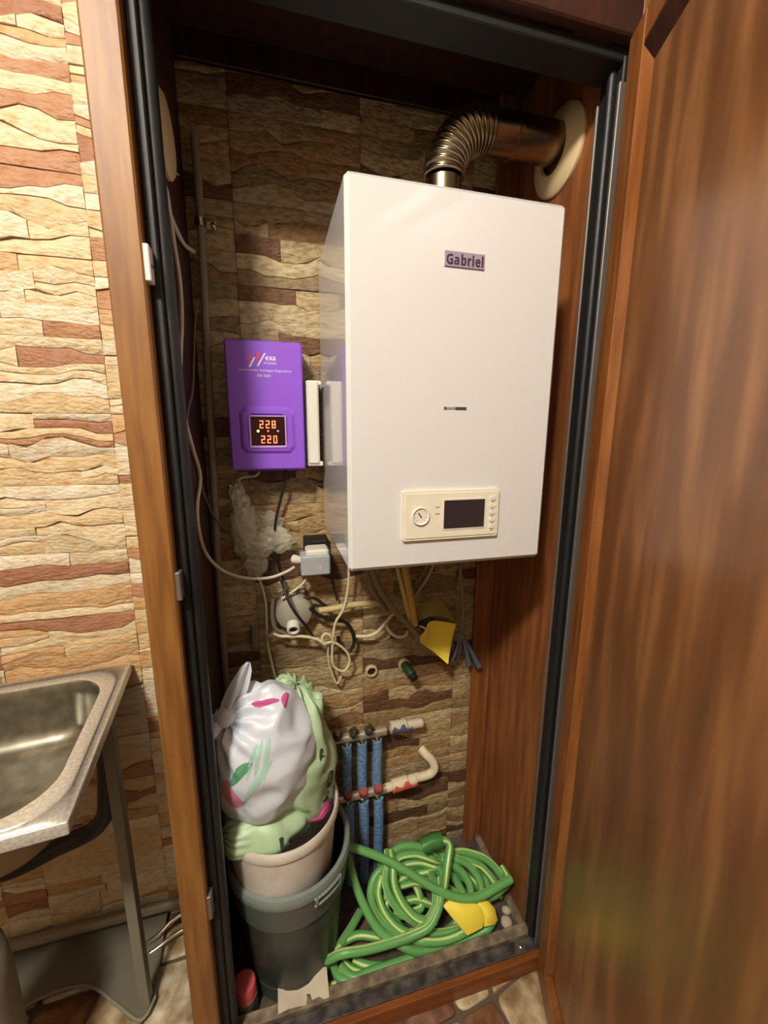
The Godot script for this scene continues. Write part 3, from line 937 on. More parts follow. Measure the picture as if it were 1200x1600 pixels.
	cable("dark_hose_loop", pv([0.074,0.936,0.06, 0.099,0.909,0.055, 0.134,0.891,0.05, 0.17,0.877,0.045, 0.189,0.844,0.045, 0.193,0.811,0.045, 0.178,0.789,0.045, 0.155,0.804,0.045, 0.148,0.836,0.045]), 0.0052, M.rubber, "dark looped hose hanging behind the knotted cream cable", "hose")
	cable("cream_cable", pv([0.002,0.97,0.06, 0.022,0.981,0.06, 0.052,0.997,0.05, 0.07,1.015,0.045]), 0.0032, M.cable_cream, "cream cable rising from the grey junction to below the adapter")

	# crumpled clear bag around the cables under the regulator
	var bag := begin()
	for q in [[-0.092, 1.225, 0.032, 0.02, 0.05, 0.018], [-0.08, 1.165, 0.04, 0.03, 0.07, 0.024], [-0.06, 1.11, 0.042, 0.045, 0.036, 0.022], [-0.01, 1.12, 0.034, 0.05, 0.034, 0.018], [-0.06, 1.06, 0.036, 0.03, 0.034, 0.016], [-0.03, 1.165, 0.026, 0.045, 0.03, 0.01]]:
		crumple(bag, Vector3(q[0], q[1], q[2]), Vector3(q[3], q[4], q[5]), int(q[1] * 100.0), 1.5, Vector3(q[0] * 4.0, 1, 0.2), 26, 38, 0.0, 34.0)
	tag(done("clear_bag", bag, M.clear_bag), "crumpled clear plastic bag caught on the cables under the purple regulator", "plastic bag")

	# grey round junction with its port
	var g := thing("grey_junction", "round grey plastic valve housing with an open port amid the cables", "valve", Vector3(0.032, 0.922, 0.0))
	var face := Transform3D(Basis(Vector3.RIGHT, PI / 2), Vector3(0, 0, 0.012))
	var gb := begin()
	lathe(gb, [Vector2(0.046, 0.0), Vector2(0.05, 0.006), Vector2(0.05, 0.03), Vector2(0.045, 0.042), Vector2(0.03, 0.05), Vector2(0, 0.053)], face, 40)
	done("housing", gb, M.grey_valve, g)
	var port := Transform3D(Basis(Vector3.RIGHT, PI / 2 + 0.35), Vector3(-0.004, -0.026, 0.052))
	var gp := begin()
	lathe(gp, [Vector2(0.017, -0.01), Vector2(0.017, 0.026), Vector2(0.0155, 0.028), Vector2(0.0115, 0.028), Vector2(0.011, 0.02)], port, 28)
	done("port", gp, M.white_plastic, g)
	var gh := begin()
	lathe(gh, [Vector2(0.0115, 0.0), Vector2(0.0115, 0.0215), Vector2(0, 0.0215)], port, 24)
	done("port_hole", gh, M.hole, g)
	var arm := begin()
	tube(arm, smooth_path(pv([-0.052, 0.045, 0.05, -0.056, 0.0, 0.055, -0.05, -0.035, 0.055, -0.03, -0.052, 0.05]), 0.01), 0.005, 10)
	tube(arm, smooth_path(pv([-0.03, 0.055, 0.04, 0.0, 0.062, 0.04, 0.028, 0.054, 0.04]), 0.01), 0.005, 10)
	done("bracket", arm, M.cable_grey, g)
	var lug := begin()
	box(lug, Vector3(-0.04, 0.038, 0.014), Vector3(-0.022, 0.06, 0.034), 0.004)
	box(lug, Vector3(0.012, 0.042, 0.014), Vector3(0.032, 0.064, 0.036), 0.004)
	box(lug, Vector3(0.04, -0.03, 0.014), Vector3(0.056, -0.008, 0.036), 0.004)
	done("mounting_lug", lug, M.grey_valve, g)
	var lever := begin()
	obox(lever, Transform3D(Basis(Vector3.BACK, 0.55), Vector3(-0.062, -0.056, 0.05)), Vector3(0.045, 0.01, 0.006), 0.002)
	done("lever", lever, M.cable_grey, g)
	var wr := begin()
	for k in 3:
		tube(wr, smooth_path(pv([-0.115 + k * 0.006, 0.005 + k * 0.006, 0.02, -0.095, -0.002 - k * 0.004, 0.024, -0.075, 0.0 + k * 0.003, 0.02, -0.055, -0.004, 0.02]), 0.01), 0.003, 8)
	tag(done("taped_wire_end", wr, M.cream_pipe), "cream taped wire ends on the stone left of the grey junction", "wire")
	var cp := begin()
	tube(cp, smooth_path(pv([-0.073, 0.82, 0.02, -0.072, 0.85, 0.02, -0.07, 0.885, 0.022]), 0.02), 0.011, 14)
	tag(done("pipe_stub", cp, M.cable_grey), "dull grey pipe stub on the stone below the grey junction's lever", "pipe stub")

func pipe(called: String, path: PackedVector3Array, r: float, mat: Material, label: String, nut := true) -> void:
	var t := thing(called, label, "pipe")
	var st := begin()
	tube(st, smooth_path(path, 0.01), r, 14)
	done("tube", st, mat, t)
	if nut:
		var a := path[0]
		var n := begin()
		lathe(n, [Vector2(r * 1.1, a.y - 0.004), Vector2(r * 1.7, a.y - 0.003), Vector2(r * 1.7, 1.149), Vector2(0, 1.149)], Transform3D(Basis(), Vector3(a.x, 0, a.z)), 6)
		done("nut", n, M.brass_grey, t)

func build_pipes() -> void:
	pipe("yellow_gas_pipe", pv([0.324,1.042,0.09, 0.337,0.983,0.085, 0.351,0.918,0.08, 0.361,0.861,0.075]), 0.0105, M.yellow_pipe, "thick yellow gas pipe coming down from under the boiler")
	pipe("cream_pipe", pv([0.305,1.041,0.08, 0.322,0.973,0.08, 0.34,0.904,0.075, 0.352,0.856,0.07]), 0.006, M.cream_pipe, "thin cream pipe right beside the thick yellow gas pipe")
	pipe("cream_branch_pipe", pv([0.097,0.922,0.05, 0.135,0.923,0.05, 0.179,0.928,0.05, 0.233,0.925,0.045, 0.275,0.919,0.04]), 0.0085, M.cream_pipe, "cream pipe running level over the stone below the boiler", false)
	pipe("flexible_pipe", pv([0.228,1.06,0.1, 0.245,1.005,0.095, 0.278,0.945,0.09, 0.324,0.885,0.085, 0.364,0.836,0.08, 0.391,0.803,0.07]), 0.0078, M.cable_grey, "long grey flexible pipe slanting from the boiler to the yellow fan-shaped cover")
	pipe("flexible_pipe", pv([0.225,1.048,0.06, 0.241,0.979,0.05, 0.265,0.931,0.045, 0.288,0.894,0.04]), 0.007, M.cable_grey, "short dull flexible pipe behind the long slanting grey one")
	pipe("metal_pipe", pv([0.42,1.032,0.06, 0.404,0.99,0.055, 0.381,0.952,0.05, 0.364,0.929,0.045]), 0.005, M.brass_grey, "bright thin metal pipe slanting down left behind the yellow gas pipe")
	pipe("metal_pipe", pv([0.404,1.03,0.05, 0.392,0.996,0.045, 0.371,0.969,0.04]), 0.005, M.cable_grey, "dull thin pipe behind the bright slanting metal pipe")
	pipe("pale_hose", pv([0.199,0.829,0.04, 0.233,0.827,0.045, 0.261,0.837,0.045, 0.285,0.863,0.045, 0.307,0.882,0.04, 0.328,0.889,0.035]), 0.0048, M.cable_cream, "thin pale hose curving up right past the dark hose loop", false)
	pipe("pale_hose", pv([0.285,0.855,0.04, 0.299,0.83,0.045, 0.32,0.816,0.05, 0.342,0.817,0.05, 0.351,0.828,0.045]), 0.0048, M.cable_cream, "thin pale hose in a shallow sag under the slanting grey pipe", false)
	pipe("drop_pipe", pv([0.504,1.03,0.05, 0.509,0.973,0.05, 0.519,0.893,0.05, 0.521,0.838,0.05, 0.514,0.801,0.05]), 0.0065, M.cable_grey, "grey thin pipe dropping straight down near the closet's right corner")
	# yellow fan-shaped cover, open towards the front
	var y := thing("yellow_cover", "yellow fan-shaped plastic cover on a valve below the boiler", "valve cover")
	var rows := []
	var rim := []
	for k in 13:
		var f := k / 12.0
		var p0 := Vector3(0.384, 0.828, 0.085)
		var a := Vector3(0.449, 0.752, 0.11)
		var b := Vector3(0.473, 0.862, 0.1)
		var arc := a.lerp(b, f) + Vector3(0.012, -0.006, 0) * sin(f * PI) - Vector3(0, 0, 0.028) * sin(f * PI)
		rim.append(arc)
	for j in 6:
		var row := PackedVector3Array()
		for k in 13:
			var neck := Vector3(0.376, 0.818, 0.088).lerp(Vector3(0.405, 0.868, 0.084), k / 12.0)
			row.append(neck.lerp(rim[k], j / 5.0) + Vector3(0, 0, -0.006 * sin(j * 0.9)))
		rows.append(row)
	var st := begin()
	sheet(st, rows)
	var back := []
	for r in rows:
		var row := PackedVector3Array()
		for v in r:
			row.append(v + Vector3(0, 0, -0.0025))
		back.append(row)
	sheet(st, back)
	sheet(st, [rows[5], back[5]])
	done("fan", st, M.yellow, y)
	var e := begin()
	tube(e, smooth_path(PackedVector3Array([rows[5][12], rows[3][12], rows[0][12], rows[0][6], rows[0][0], rows[3][0], rows[5][0]]), 0.01), 0.0028, 8)
	done("edge", e, M.yellow, y)
	var top := begin()
	var r2 := []
	for j in 4:
		var row := PackedVector3Array()
		for k in 9:
			var f := k / 8.0
			var lo := Vector3(0.376, 0.868, 0.07).lerp(Vector3(0.472, 0.868, 0.098), f) + Vector3(0, 0.018, 0) * sin(f * PI)
			var hi := Vector3(0.376, 0.895, 0.04).lerp(Vector3(0.456, 0.915, 0.05), f) + Vector3(0, 0.01, 0) * sin(f * PI)
			row.append(lo.lerp(hi, j / 3.0))
		r2.append(row)
	sheet(top, r2)
	var r3 := []
	for r in r2:
		var row := PackedVector3Array()
		for v in r:
			row.append(v + Vector3(0, -0.003, -0.003))
		r3.append(row)
	sheet(top, r3)
	done("hood", top, M.yellow_dull, y)
	var ring := begin()
	tube(ring, smooth_path(pv([0.373,0.858,0.08, 0.388,0.851,0.085, 0.399,0.83,0.085, 0.393,0.808,0.08, 0.378,0.806,0.075]), 0.005), 0.003, 8)
	done("wire_ring", ring, M.cable_cream, y)
	var vb := begin()
	lathe(vb, [Vector2(0, 0), Vector2(0.016, 0), Vector2(0.019, 0.01), Vector2(0.019, 0.03), Vector2(0.014, 0.045), Vector2(0, 0.045)], Transform3D(Basis(Vector3.BACK, -0.7), Vector3(0.385, 0.84, 0.062)), 20)
	done("valve_body", vb, M.black, y)
	# blue-grey strips hanging from the drop pipe
	var b := thing("blue_tape", "blue-grey tape strips splayed at the end of the grey drop pipe", "tape strips")
	var ends := [Vector3(0.486, 0.705, 0.052), Vector3(0.512, 0.716, 0.044), Vector3(0.55, 0.69, 0.05), Vector3(0.58, 0.682, 0.056)]
	for k in 4:
		var p := begin()
		var s0 := Vector3(0.512, 0.812, 0.054)
		var rw := []
		for j in 6:
			var f := j / 5.0
			var m: Vector3 = s0.lerp(ends[k], f) + Vector3(0, 0, 0.012 * sin(f * PI))
			var wd := 0.004 + 0.006 * f
			rw.append(PackedVector3Array([m + Vector3(-wd, -wd * 0.3, 0), m + Vector3(0, 0, 0.003), m + Vector3(wd, wd * 0.3, 0), m + Vector3(0, 0, -0.0025), m + Vector3(-wd, -wd * 0.3, 0)]))
		sheet(p, rw)
		done("strip", p, M.blue_grey, b)
	# open pipe stubs on the stone
	var s := thing("open_pipe_stub", "open pipe stub with a cream rim in the stone, left of the green-plugged one", "pipe stub", Vector3(0.25, 0.697, 0.0))
	var sr := begin()
	var f2 := Transform3D(Basis(Vector3.RIGHT, PI / 2), Vector3.ZERO)
	lathe(sr, [Vector2(0.0185, 0.005), Vector2(0.0185, 0.018), Vector2(0.0165, 0.02), Vector2(0.013, 0.02), Vector2(0.012, 0.012)], f2, 28)
	done("rim", sr, M.cream_pipe, s)
	var sh := begin()
	lathe(sh, [Vector2(0.0128, 0.005), Vector2(0.0128, 0.0135), Vector2(0, 0.0135)], f2, 24)
	done("hole", sh, M.hole, s)
	var q := thing("plugged_pipe_stub", "pipe stub closed with a dark green plug, right of the open stub", "pipe stub", Vector3(0.352, 0.702, 0.0))
	var qr := begin()
	lathe(qr, [Vector2(0.0185, 0.005), Vector2(0.0185, 0.018), Vector2(0.0165, 0.02), Vector2(0.013, 0.02), Vector2(0.012, 0.012)], f2, 28)
	done("rim", qr, M.cream_pipe, q)
	var qp := begin()
	tube(qp, smooth_path(pv([0, 0, 0.01, 0.003, 0, 0.03, 0.012, -0.012, 0.055]), 0.008), 0.0145, 16)
	done("plug", qp, plain(c8(42, 66, 34), 0.4), q)
	var qe := begin()
	tube(qe, pv([0.0125, -0.0125, 0.054, 0.016, -0.017, 0.066]), 0.0115, 16)
	done("plug_end", qe, M.hole, q)

# ------------------------------------------------------------------ manifold
func build_manifold() -> void:
	var bars := [[0.522, 0.512, "upper", 0.104, 0.284], [0.318, 0.312, "lower", 0.138, 0.286]]
	var xs := [0.166, 0.212, 0.258]
	for k in 2:
		var y: float = bars[k][0]
		var what: String = "upper grey pipe manifold with three dark-capped valves above the blue pipes" if k == 0 else "lower grey pipe manifold with three red-capped valves between the blue pipes"
		var t := thing("pipe_manifold", what, "manifold", Vector3(0, y, 0.055))
		var st := begin()
		tube(st, pv([bars[k][3], 0, 0, 0.2, 0, 0, bars[k][4], 0, 0]), 0.0135, 18)
		done("bar", st, M.brass_grey, t)
		for x in xs:
			var vx: float = x - (0.028 if k == 0 else 0.0)
			var nut := begin()
			lathe(nut, [Vector2(0, -0.026), Vector2(0.012, -0.026), Vector2(0.012, -0.012), Vector2(0.009, -0.01)], Transform3D(Basis(), Vector3(x, 0, 0)), 6)
			done("outlet_nut", nut, M.chrome, t)
			var cap := begin()
			var tilt := Transform3D(Basis(Vector3.RIGHT, 0.5), Vector3(vx, 0.008, 0.008))
			if k == 0:
				lathe(cap, [Vector2(0.008, 0), Vector2(0.008, 0.008), Vector2(0.0125, 0.01), Vector2(0.0135, 0.026), Vector2(0.01, 0.03), Vector2(0, 0.03)], tilt, 16)
				done("valve_cap", cap, M.dark_cap, t)
				var h := begin()
				lathe(h, [Vector2(0.0095, 0.029), Vector2(0.0095, 0.04), Vector2(0.006, 0.043), Vector2(0, 0.043)], tilt, 12)
				done("valve_stem", h, M.chrome, t)
			else:
				lathe(cap, [Vector2(0.009, 0), Vector2(0.013, 0.004), Vector2(0.013, 0.024), Vector2(0.01, 0.027), Vector2(0, 0.027)], tilt, 16)
				done("valve_cap", cap, M.red_cap, t)
	for k in 3:
		var where: String = ["left", "middle", "right"][k]
		var u := thing("blue_pipe", "%s one of three short blue insulated pipes between the two manifolds" % where, "pipe", Vector3(xs[k], 0, 0.055), "short blue pipes between manifolds")
		var a := begin()
		tube(a, smooth_path(pv([0, 0.497, 0, 0.001, 0.46, 0, -0.001, 0.41, 0, 0, 0.338, 0]), 0.02), 0.0145, 16, false, func(f: float) -> float: return 1.0 + 0.03 * sin(f * 31.0))
		done("insulation", a, M.foam_blue, u)
		var lo := thing("blue_pipe", "%s one of three long blue insulated pipes running from the lower manifold to the floor" % where, "pipe", Vector3(xs[k] + 0.004, 0, 0.055), "long blue pipes below the manifold")
		var b := begin()
		tube(b, smooth_path(pv([0, 0.292, 0, 0.001, 0.2, 0.002, 0.0, 0.1, 0, 0, 0.0, 0.0]), 0.02), 0.0155, 16, false, func(f: float) -> float: return 1.0 + 0.03 * sin(f * 41.0))
		done("insulation", b, M.foam_blue, lo)
	# white supply pipe at the lower bar's end, bent up into the wall
	var w := thing("white_elbow_pipe", "cream white plastic pipe elbow at the right end of the lower manifold", "pipe", Vector3(0, 0, 0.05))
	var st1 := begin()
	tube(st1, smooth_path(pv([0.284, 0.318, 0.004, 0.33, 0.322, 0.002, 0.372, 0.328, 0.0, 0.41, 0.328, 0.0, 0.436, 0.334, 0, 0.447, 0.35, -0.002, 0.44, 0.372, -0.008, 0.422, 0.39, -0.018, 0.412, 0.4, -0.034]), 0.008), 0.0135, 18)
	done("pipe", st1, M.fitting, w)
	var cf := begin()
	lathe(cf, [Vector2(0.012, 0), Vector2(0.019, 0.002), Vector2(0.019, 0.05), Vector2(0.016, 0.054), Vector2(0.016, 0.078), Vector2(0.012, 0.08)], Transform3D(Basis(Vector3.BACK, -PI / 2 + 0.1), Vector3(0.305, 0.319, 0.003)), 24)
	done("coupling", cf, M.fitting, w)
	var u2 := thing("capped_pipe_end", "cream pipe coupling and stub at the right end of the upper manifold", "pipe fitting", Vector3(0, 0, 0.045))
	var uc := begin()
	lathe(uc, [Vector2(0.01, 0), Vector2(0.018, 0.002), Vector2(0.018, 0.05), Vector2(0.012, 0.054), Vector2(0.012, 0.06), Vector2(0.0135, 0.062), Vector2(0.0135, 0.1), Vector2(0.01, 0.105), Vector2(0, 0.105)], Transform3D(Basis(Vector3.BACK, -PI / 2 - 0.03), Vector3(0.3, 0.52, 0.0)), 24)
	done("coupling", uc, M.old_white, u2)
	for s in [[u2, M.paint_blue, Vector3(0.3, 0.52, 0.0), -0.03, 0.0195, 0.002, 0.064], [w, M.paint_red, Vector3(0.305, 0.319, 0.003), 0.1, 0.0205, 0.0, 0.08]]:
		var rows := []
		for j in 9:
			var row := PackedVector3Array()
			for k in 9:
				var f := k / 8.0
				var an := lerpf(-1.9, 0.1 + 0.4 * sin(j * 1.7) + 0.5 * sin(j * 0.4), f)
				row.append(s[2] + Basis(Vector3.BACK, s[3]) * Vector3(lerpf(s[5], s[6], j / 8.0), sin(an) * s[4], cos(an) * s[4]))
			rows.append(row)
		var p := begin()
		sheet(p, rows)
		done("paint_smear", p, s[1], s[0])
	var v := begin()
	tube(v, pv([0.122, 0.505, 0.035, 0.124, 0.42, 0.035, 0.128, 0.33, 0.035]), 0.007, 12)
	tag(done("white_riser", v, M.old_white), "thin white vertical pipe left of the blue pipes, next to the green bag", "pipe")

# ------------------------------------------------------------------ bags
# a creased closed bag: a ball stretched to size, with pleats gathered at the pole
func bag_point(d: Vector3, size: Vector3, nz: FastNoiseLite, depth: float, pole: Vector3, grain := 6.0) -> Vector3:
	var p := d * size
	var q := p * grain
	var c := 1.0 - absf(nz.get_noise_3d(q.x * 1.0, q.y * 1.0, q.z * 1.0)) * 1.6
	var fine := nz.get_noise_3d(q.x * 2.7 + 40.0, q.y * 2.7, q.z * 2.7)
	var near := clampf((d.dot(pole) - 0.45) / 0.55, 0.0, 1.0)
	var e := pole.cross(Vector3.BACK).normalized()
	var f := pole.cross(e)
	var ang := atan2(d.dot(f), d.dot(e))
	var pleat := sin(ang * 13.0 + 2.0 * fine) * near * 0.07
	return p * (1.0 + depth * (0.24 * (c - 0.6) + 0.05 * fine) + pleat)

func bag_noise(sd: int) -> FastNoiseLite:
	var nz := FastNoiseLite.new()
	nz.seed = sd
	nz.frequency = 1.0
	nz.fractal_octaves = 2
	return nz

func crumple(st: SurfaceTool, c: Vector3, size: Vector3, sd: int, depth: float, pole: Vector3, nr := 40, nc := 64, flat := 0.0, grain := 6.0) -> void:
	var nz := bag_noise(sd)
	var ax := pole.normalized()
	var e := ax.cross(Vector3.BACK).normalized()
	var f := ax.cross(e)
	var rows := []
	for i in nr + 1:
		var a := PI * i / nr
		var row := PackedVector3Array()
		for k in nc:
			var b := TAU * k / nc
			var d := ax * cos(a) + (e * cos(b) + f * sin(b)) * sin(a)
			var p := bag_point(d, size, nz, depth, ax, grain)
			if flat > 0.0 and p.y < -size.y * flat:
				p.y = -size.y * flat + (p.y + size.y * flat) * 0.25
			row.append(c + p)
		rows.append(row)
	sheet(st, rows, true, c)

func leaf(st: SurfaceTool, a: Vector3, b: Vector3, c: Vector3, w: float, out: Vector3) -> void:
	var rows := []
	for j in 11:
		var f := j / 10.0
		var m := a.lerp(b, f).lerp(b.lerp(c, f), f)
		var wd := w * (0.35 + 0.65 * sin(PI * minf(1.0, 0.12 + f * 0.86)))
		var side := (c - a).cross(out).normalized()
		var row := PackedVector3Array()
		for k in 9:
			var u := k / 4.0 - 1.0
			row.append(m + side * wd * u * (1.0 if f < 0.95 else 0.5) + out * (0.012 * cos(u * 4.0 + f * 2.0) * (1.0 - f * 0.5)))
		rows.append(row)
	sheet(st, rows)

func on_bag(parent: Node3D, text: String, c: Vector3, size: Vector3, sd: int, depth: float, pole: Vector3, d: Vector3, h: float) -> void:
	var nz := bag_noise(sd)
	var dd := d.normalized()
	var p := c + bag_point(dd, size, nz, depth, pole.normalized())
	var o := letters("lettering", text, h * 0.8, h, Vector3.ZERO, M.bag_ink, parent, true, 0.004)
	var n := (dd / size).normalized()
	var x := Vector3.UP.cross(n).normalized()
	var s := o.scale
	var off := o.position
	o.basis = Basis(x, n.cross(x), n) * Basis.from_scale(s)
	o.position = p + n * 0.0005 + o.basis * Vector3(off.x / s.x, off.y / s.y, 0)

func build_bags() -> void:
	# green bag rising behind the white one
	var gc := Vector3(0.015, 0.59, 0.172)
	var gs := Vector3(0.1, 0.2, 0.105)
	var g := thing("green_bag", "pale green printed plastic bag standing in the white bucket behind the white bag", "plastic bag")
	var st := begin()
	crumple(st, gc, gs, 12, 0.9, Vector3(0.1, 1, 0), 44, 64)
	done("sack", st, M.bag_green, g)
	on_bag(g, "A", gc, gs, 12, 0.9, Vector3(0.1, 1, 0), Vector3(0.62, 0.3, 0.72), 0.034)
	on_bag(g, "O", gc, gs, 12, 0.9, Vector3(0.1, 1, 0), Vector3(0.78, -0.1, 0.62), 0.04)
	on_bag(g, "S", gc, gs, 12, 0.9, Vector3(0.1, 1, 0), Vector3(0.7, -0.42, 0.58), 0.034)
	var lc := Vector3(-0.066, 0.496, 0.255)
	var ls := Vector3(0.094, 0.048, 0.066)
	var l := thing("green_bag", "folded pale green plastic bag bulging over the white bucket's front rim", "plastic bag")
	var s2 := begin()
	crumple(s2, lc, ls, 15, 1.0, Vector3(-1, 0.4, 0.2), 36, 56)
	done("sack", s2, M.bag_green, l)
	on_bag(l, "L", lc, ls, 15, 1.0, Vector3(-1, 0.4, 0.2), Vector3(0.5, 0.1, 0.8), 0.026)
	var pk := begin()
	crumple(pk, Vector3(0.05, 0.487, 0.215), Vector3(0.05, 0.024, 0.046), 18, 1.1, Vector3(1, 0.3, 0.2), 24, 36)
	tag(done("pink_cloth", pk, M.pink), "bunched pink cloth in the white bucket under the green bag", "cloth")
	# white bag
	var wc := Vector3(-0.054, 0.664, 0.222)
	var ws := Vector3(0.118, 0.166, 0.098)
	var pole := Vector3(-0.62, 0.72, 0.25)
	var w := thing("white_bag", "full white plastic carrier bag with tied handles on top of the buckets", "plastic bag")
	var s3 := begin()
	crumple(s3, wc, ws, 31, 0.6, pole, 60, 90, 0.7)
	done("sack", s3, M.bag_white, w)
	var knot := wc + pole.normalized() * ws * 1.02
	var kn := begin()
	crumple(kn, knot, Vector3(0.024, 0.022, 0.024), 33, 1.2, Vector3(-0.4, 1, 0.3), 18, 28)
	done("knot", kn, M.bag_white, w)
	var e1 := begin()
	leaf(e1, knot, knot + Vector3(0.03, 0.05, 0.0), knot + Vector3(0.055, 0.105, -0.03), 0.02, Vector3(0.2, 0.1, 1).normalized())
	done("handle", e1, M.bag_white, w)
	var e2 := begin()
	leaf(e2, knot, knot + Vector3(-0.02, 0.02, 0.02), knot + Vector3(-0.035, -0.03, 0.05), 0.02, Vector3(-0.3, 0.2, 1).normalized())
	done("handle", e2, M.bag_white, w)
	var nz := bag_noise(31)
	# prints that lie on the bag: direction, half sizes, turn, colour
	for b in [[Vector3(0.06, 0.94, 0.36), 0.26, 0.09, 0.2, M.pink], [Vector3(0.42, 0.84, 0.3), 0.15, 0.06, -0.5, M.pink], [Vector3(-0.52, -0.16, 0.8), 0.16, 0.26, -0.4, M.pink_pale], [Vector3(-0.36, 0.2, 0.88), 0.075, 0.26, 0.9, M.bag_mint], [Vector3(-0.16, 0.34, 0.88), 0.035, 0.24, 0.35, M.bag_pale], [Vector3(-0.05, 0.38, 0.88), 0.035, 0.24, 0.3, M.bag_pale], [Vector3(0.08, 0.36, 0.88), 0.045, 0.26, 0.25, M.bag_pale], [Vector3(-0.1, 0.06, 0.95), 0.05, 0.42, 0.75, M.bag_pale]]:
		var d: Vector3 = (b[0] as Vector3).normalized()
		var e0 := d.cross(Vector3.UP).normalized()
		var f0 := e0.cross(d)
		var e := e0 * cos(b[3]) + f0 * sin(b[3])
		var f := f0 * cos(b[3]) - e0 * sin(b[3])
		var rows := []
		for j in 7:
			var row := PackedVector3Array()
			for k in 18:
				var an := TAU * k / 18.0
				var rr := j / 6.0 * (1.0 + 0.14 * sin(an * 3.0 + b[1] * 20.0))
				var dd: Vector3 = (d + e * cos(an) * rr * b[1] + f * sin(an) * rr * b[2]).normalized()
				row.append(wc + bag_point(dd, ws, nz, 0.6, pole.normalized()) * 1.008)
			rows.append(row)
		var pp := begin()
		sheet(pp, rows, true, wc)
		done("print", pp, b[4], w)

func build_buckets() -> void:
	var d := thing("grey_bucket", "dark grey plastic bucket on the closet floor holding a white bucket", "bucket", Vector3(-0.006, 0, 0.186))
	var st := begin()
	lathe(st, [Vector2(0, 0.004), Vector2(0.1106, 0.002), Vector2(0.1143, 0.006), Vector2(0.1181, 0.05), Vector2(0.1204, 0.052), Vector2(0.1204, 0.058), Vector2(0.1190, 0.06), Vector2(0.1312, 0.2), Vector2(0.1443, 0.362), Vector2(0.1406, 0.362), Vector2(0.1274, 0.2), Vector2(0.1115, 0.012), Vector2(0, 0.01)], Transform3D(), 56)
	done("body", st, M.bucket_dark, d)
	var r := begin()
	lathe(r, [Vector2(0.1434, 0.345), Vector2(0.1537, 0.345), Vector2(0.1560, 0.352), Vector2(0.1560, 0.366), Vector2(0.1527, 0.373), Vector2(0.1443, 0.374), Vector2(0.1406, 0.368)], Transform3D(), 64)
	done("rim", r, M.bucket_rim, d)
	var co := begin()
	lathe(co, [Vector2(0.1377, 0.27), Vector2(0.1438, 0.272), Vector2(0.1509, 0.346), Vector2(0.1434, 0.347)], Transform3D(), 64)
	done("collar", co, M.bucket_collar, d)
	var gr := begin()
	for k in 9:
		var a := 1.0 + (k - 4) * 0.055
		var t := Transform3D(Basis(Vector3.UP, PI / 2 - a), Vector3(cos(a) * 0.1555, 0.352, sin(a) * 0.1555))
		obox(gr, t, Vector3(0.011, 0.004, 0.012), 0.001)
		var t2 := Transform3D(Basis(Vector3.UP, PI / 2 - a), Vector3(cos(a) * 0.158, 0.333, sin(a) * 0.158))
		obox(gr, t2, Vector3(0.011, 0.004, 0.006), 0.001)
		if k == 0 or k == 8:
			obox(gr, Transform3D(Basis(Vector3.UP, PI / 2 - a), Vector3(cos(a) * 0.159, 0.343, sin(a) * 0.159)), Vector3(0.005, 0.024, 0.006), 0.001)
	done("grip", gr, M.bucket_rim, d)
	var w := thing("white_bucket", "dirty white plastic bucket nested inside the dark grey bucket", "bucket", Vector3(-0.02, 0, 0.198))
	var ws := begin()
	lathe(ws, [Vector2(0, 0.2), Vector2(0.1070, 0.2), Vector2(0.1098, 0.205), Vector2(0.1327, 0.47), Vector2(0.1385, 0.472), Vector2(0.1399, 0.478), Vector2(0.1399, 0.492), Vector2(0.1366, 0.497), Vector2(0.1318, 0.495), Vector2(0.1280, 0.465), Vector2(0.1070, 0.215), Vector2(0, 0.21)], Transform3D(), 64)
	done("body", ws, M.bucket_white, w)

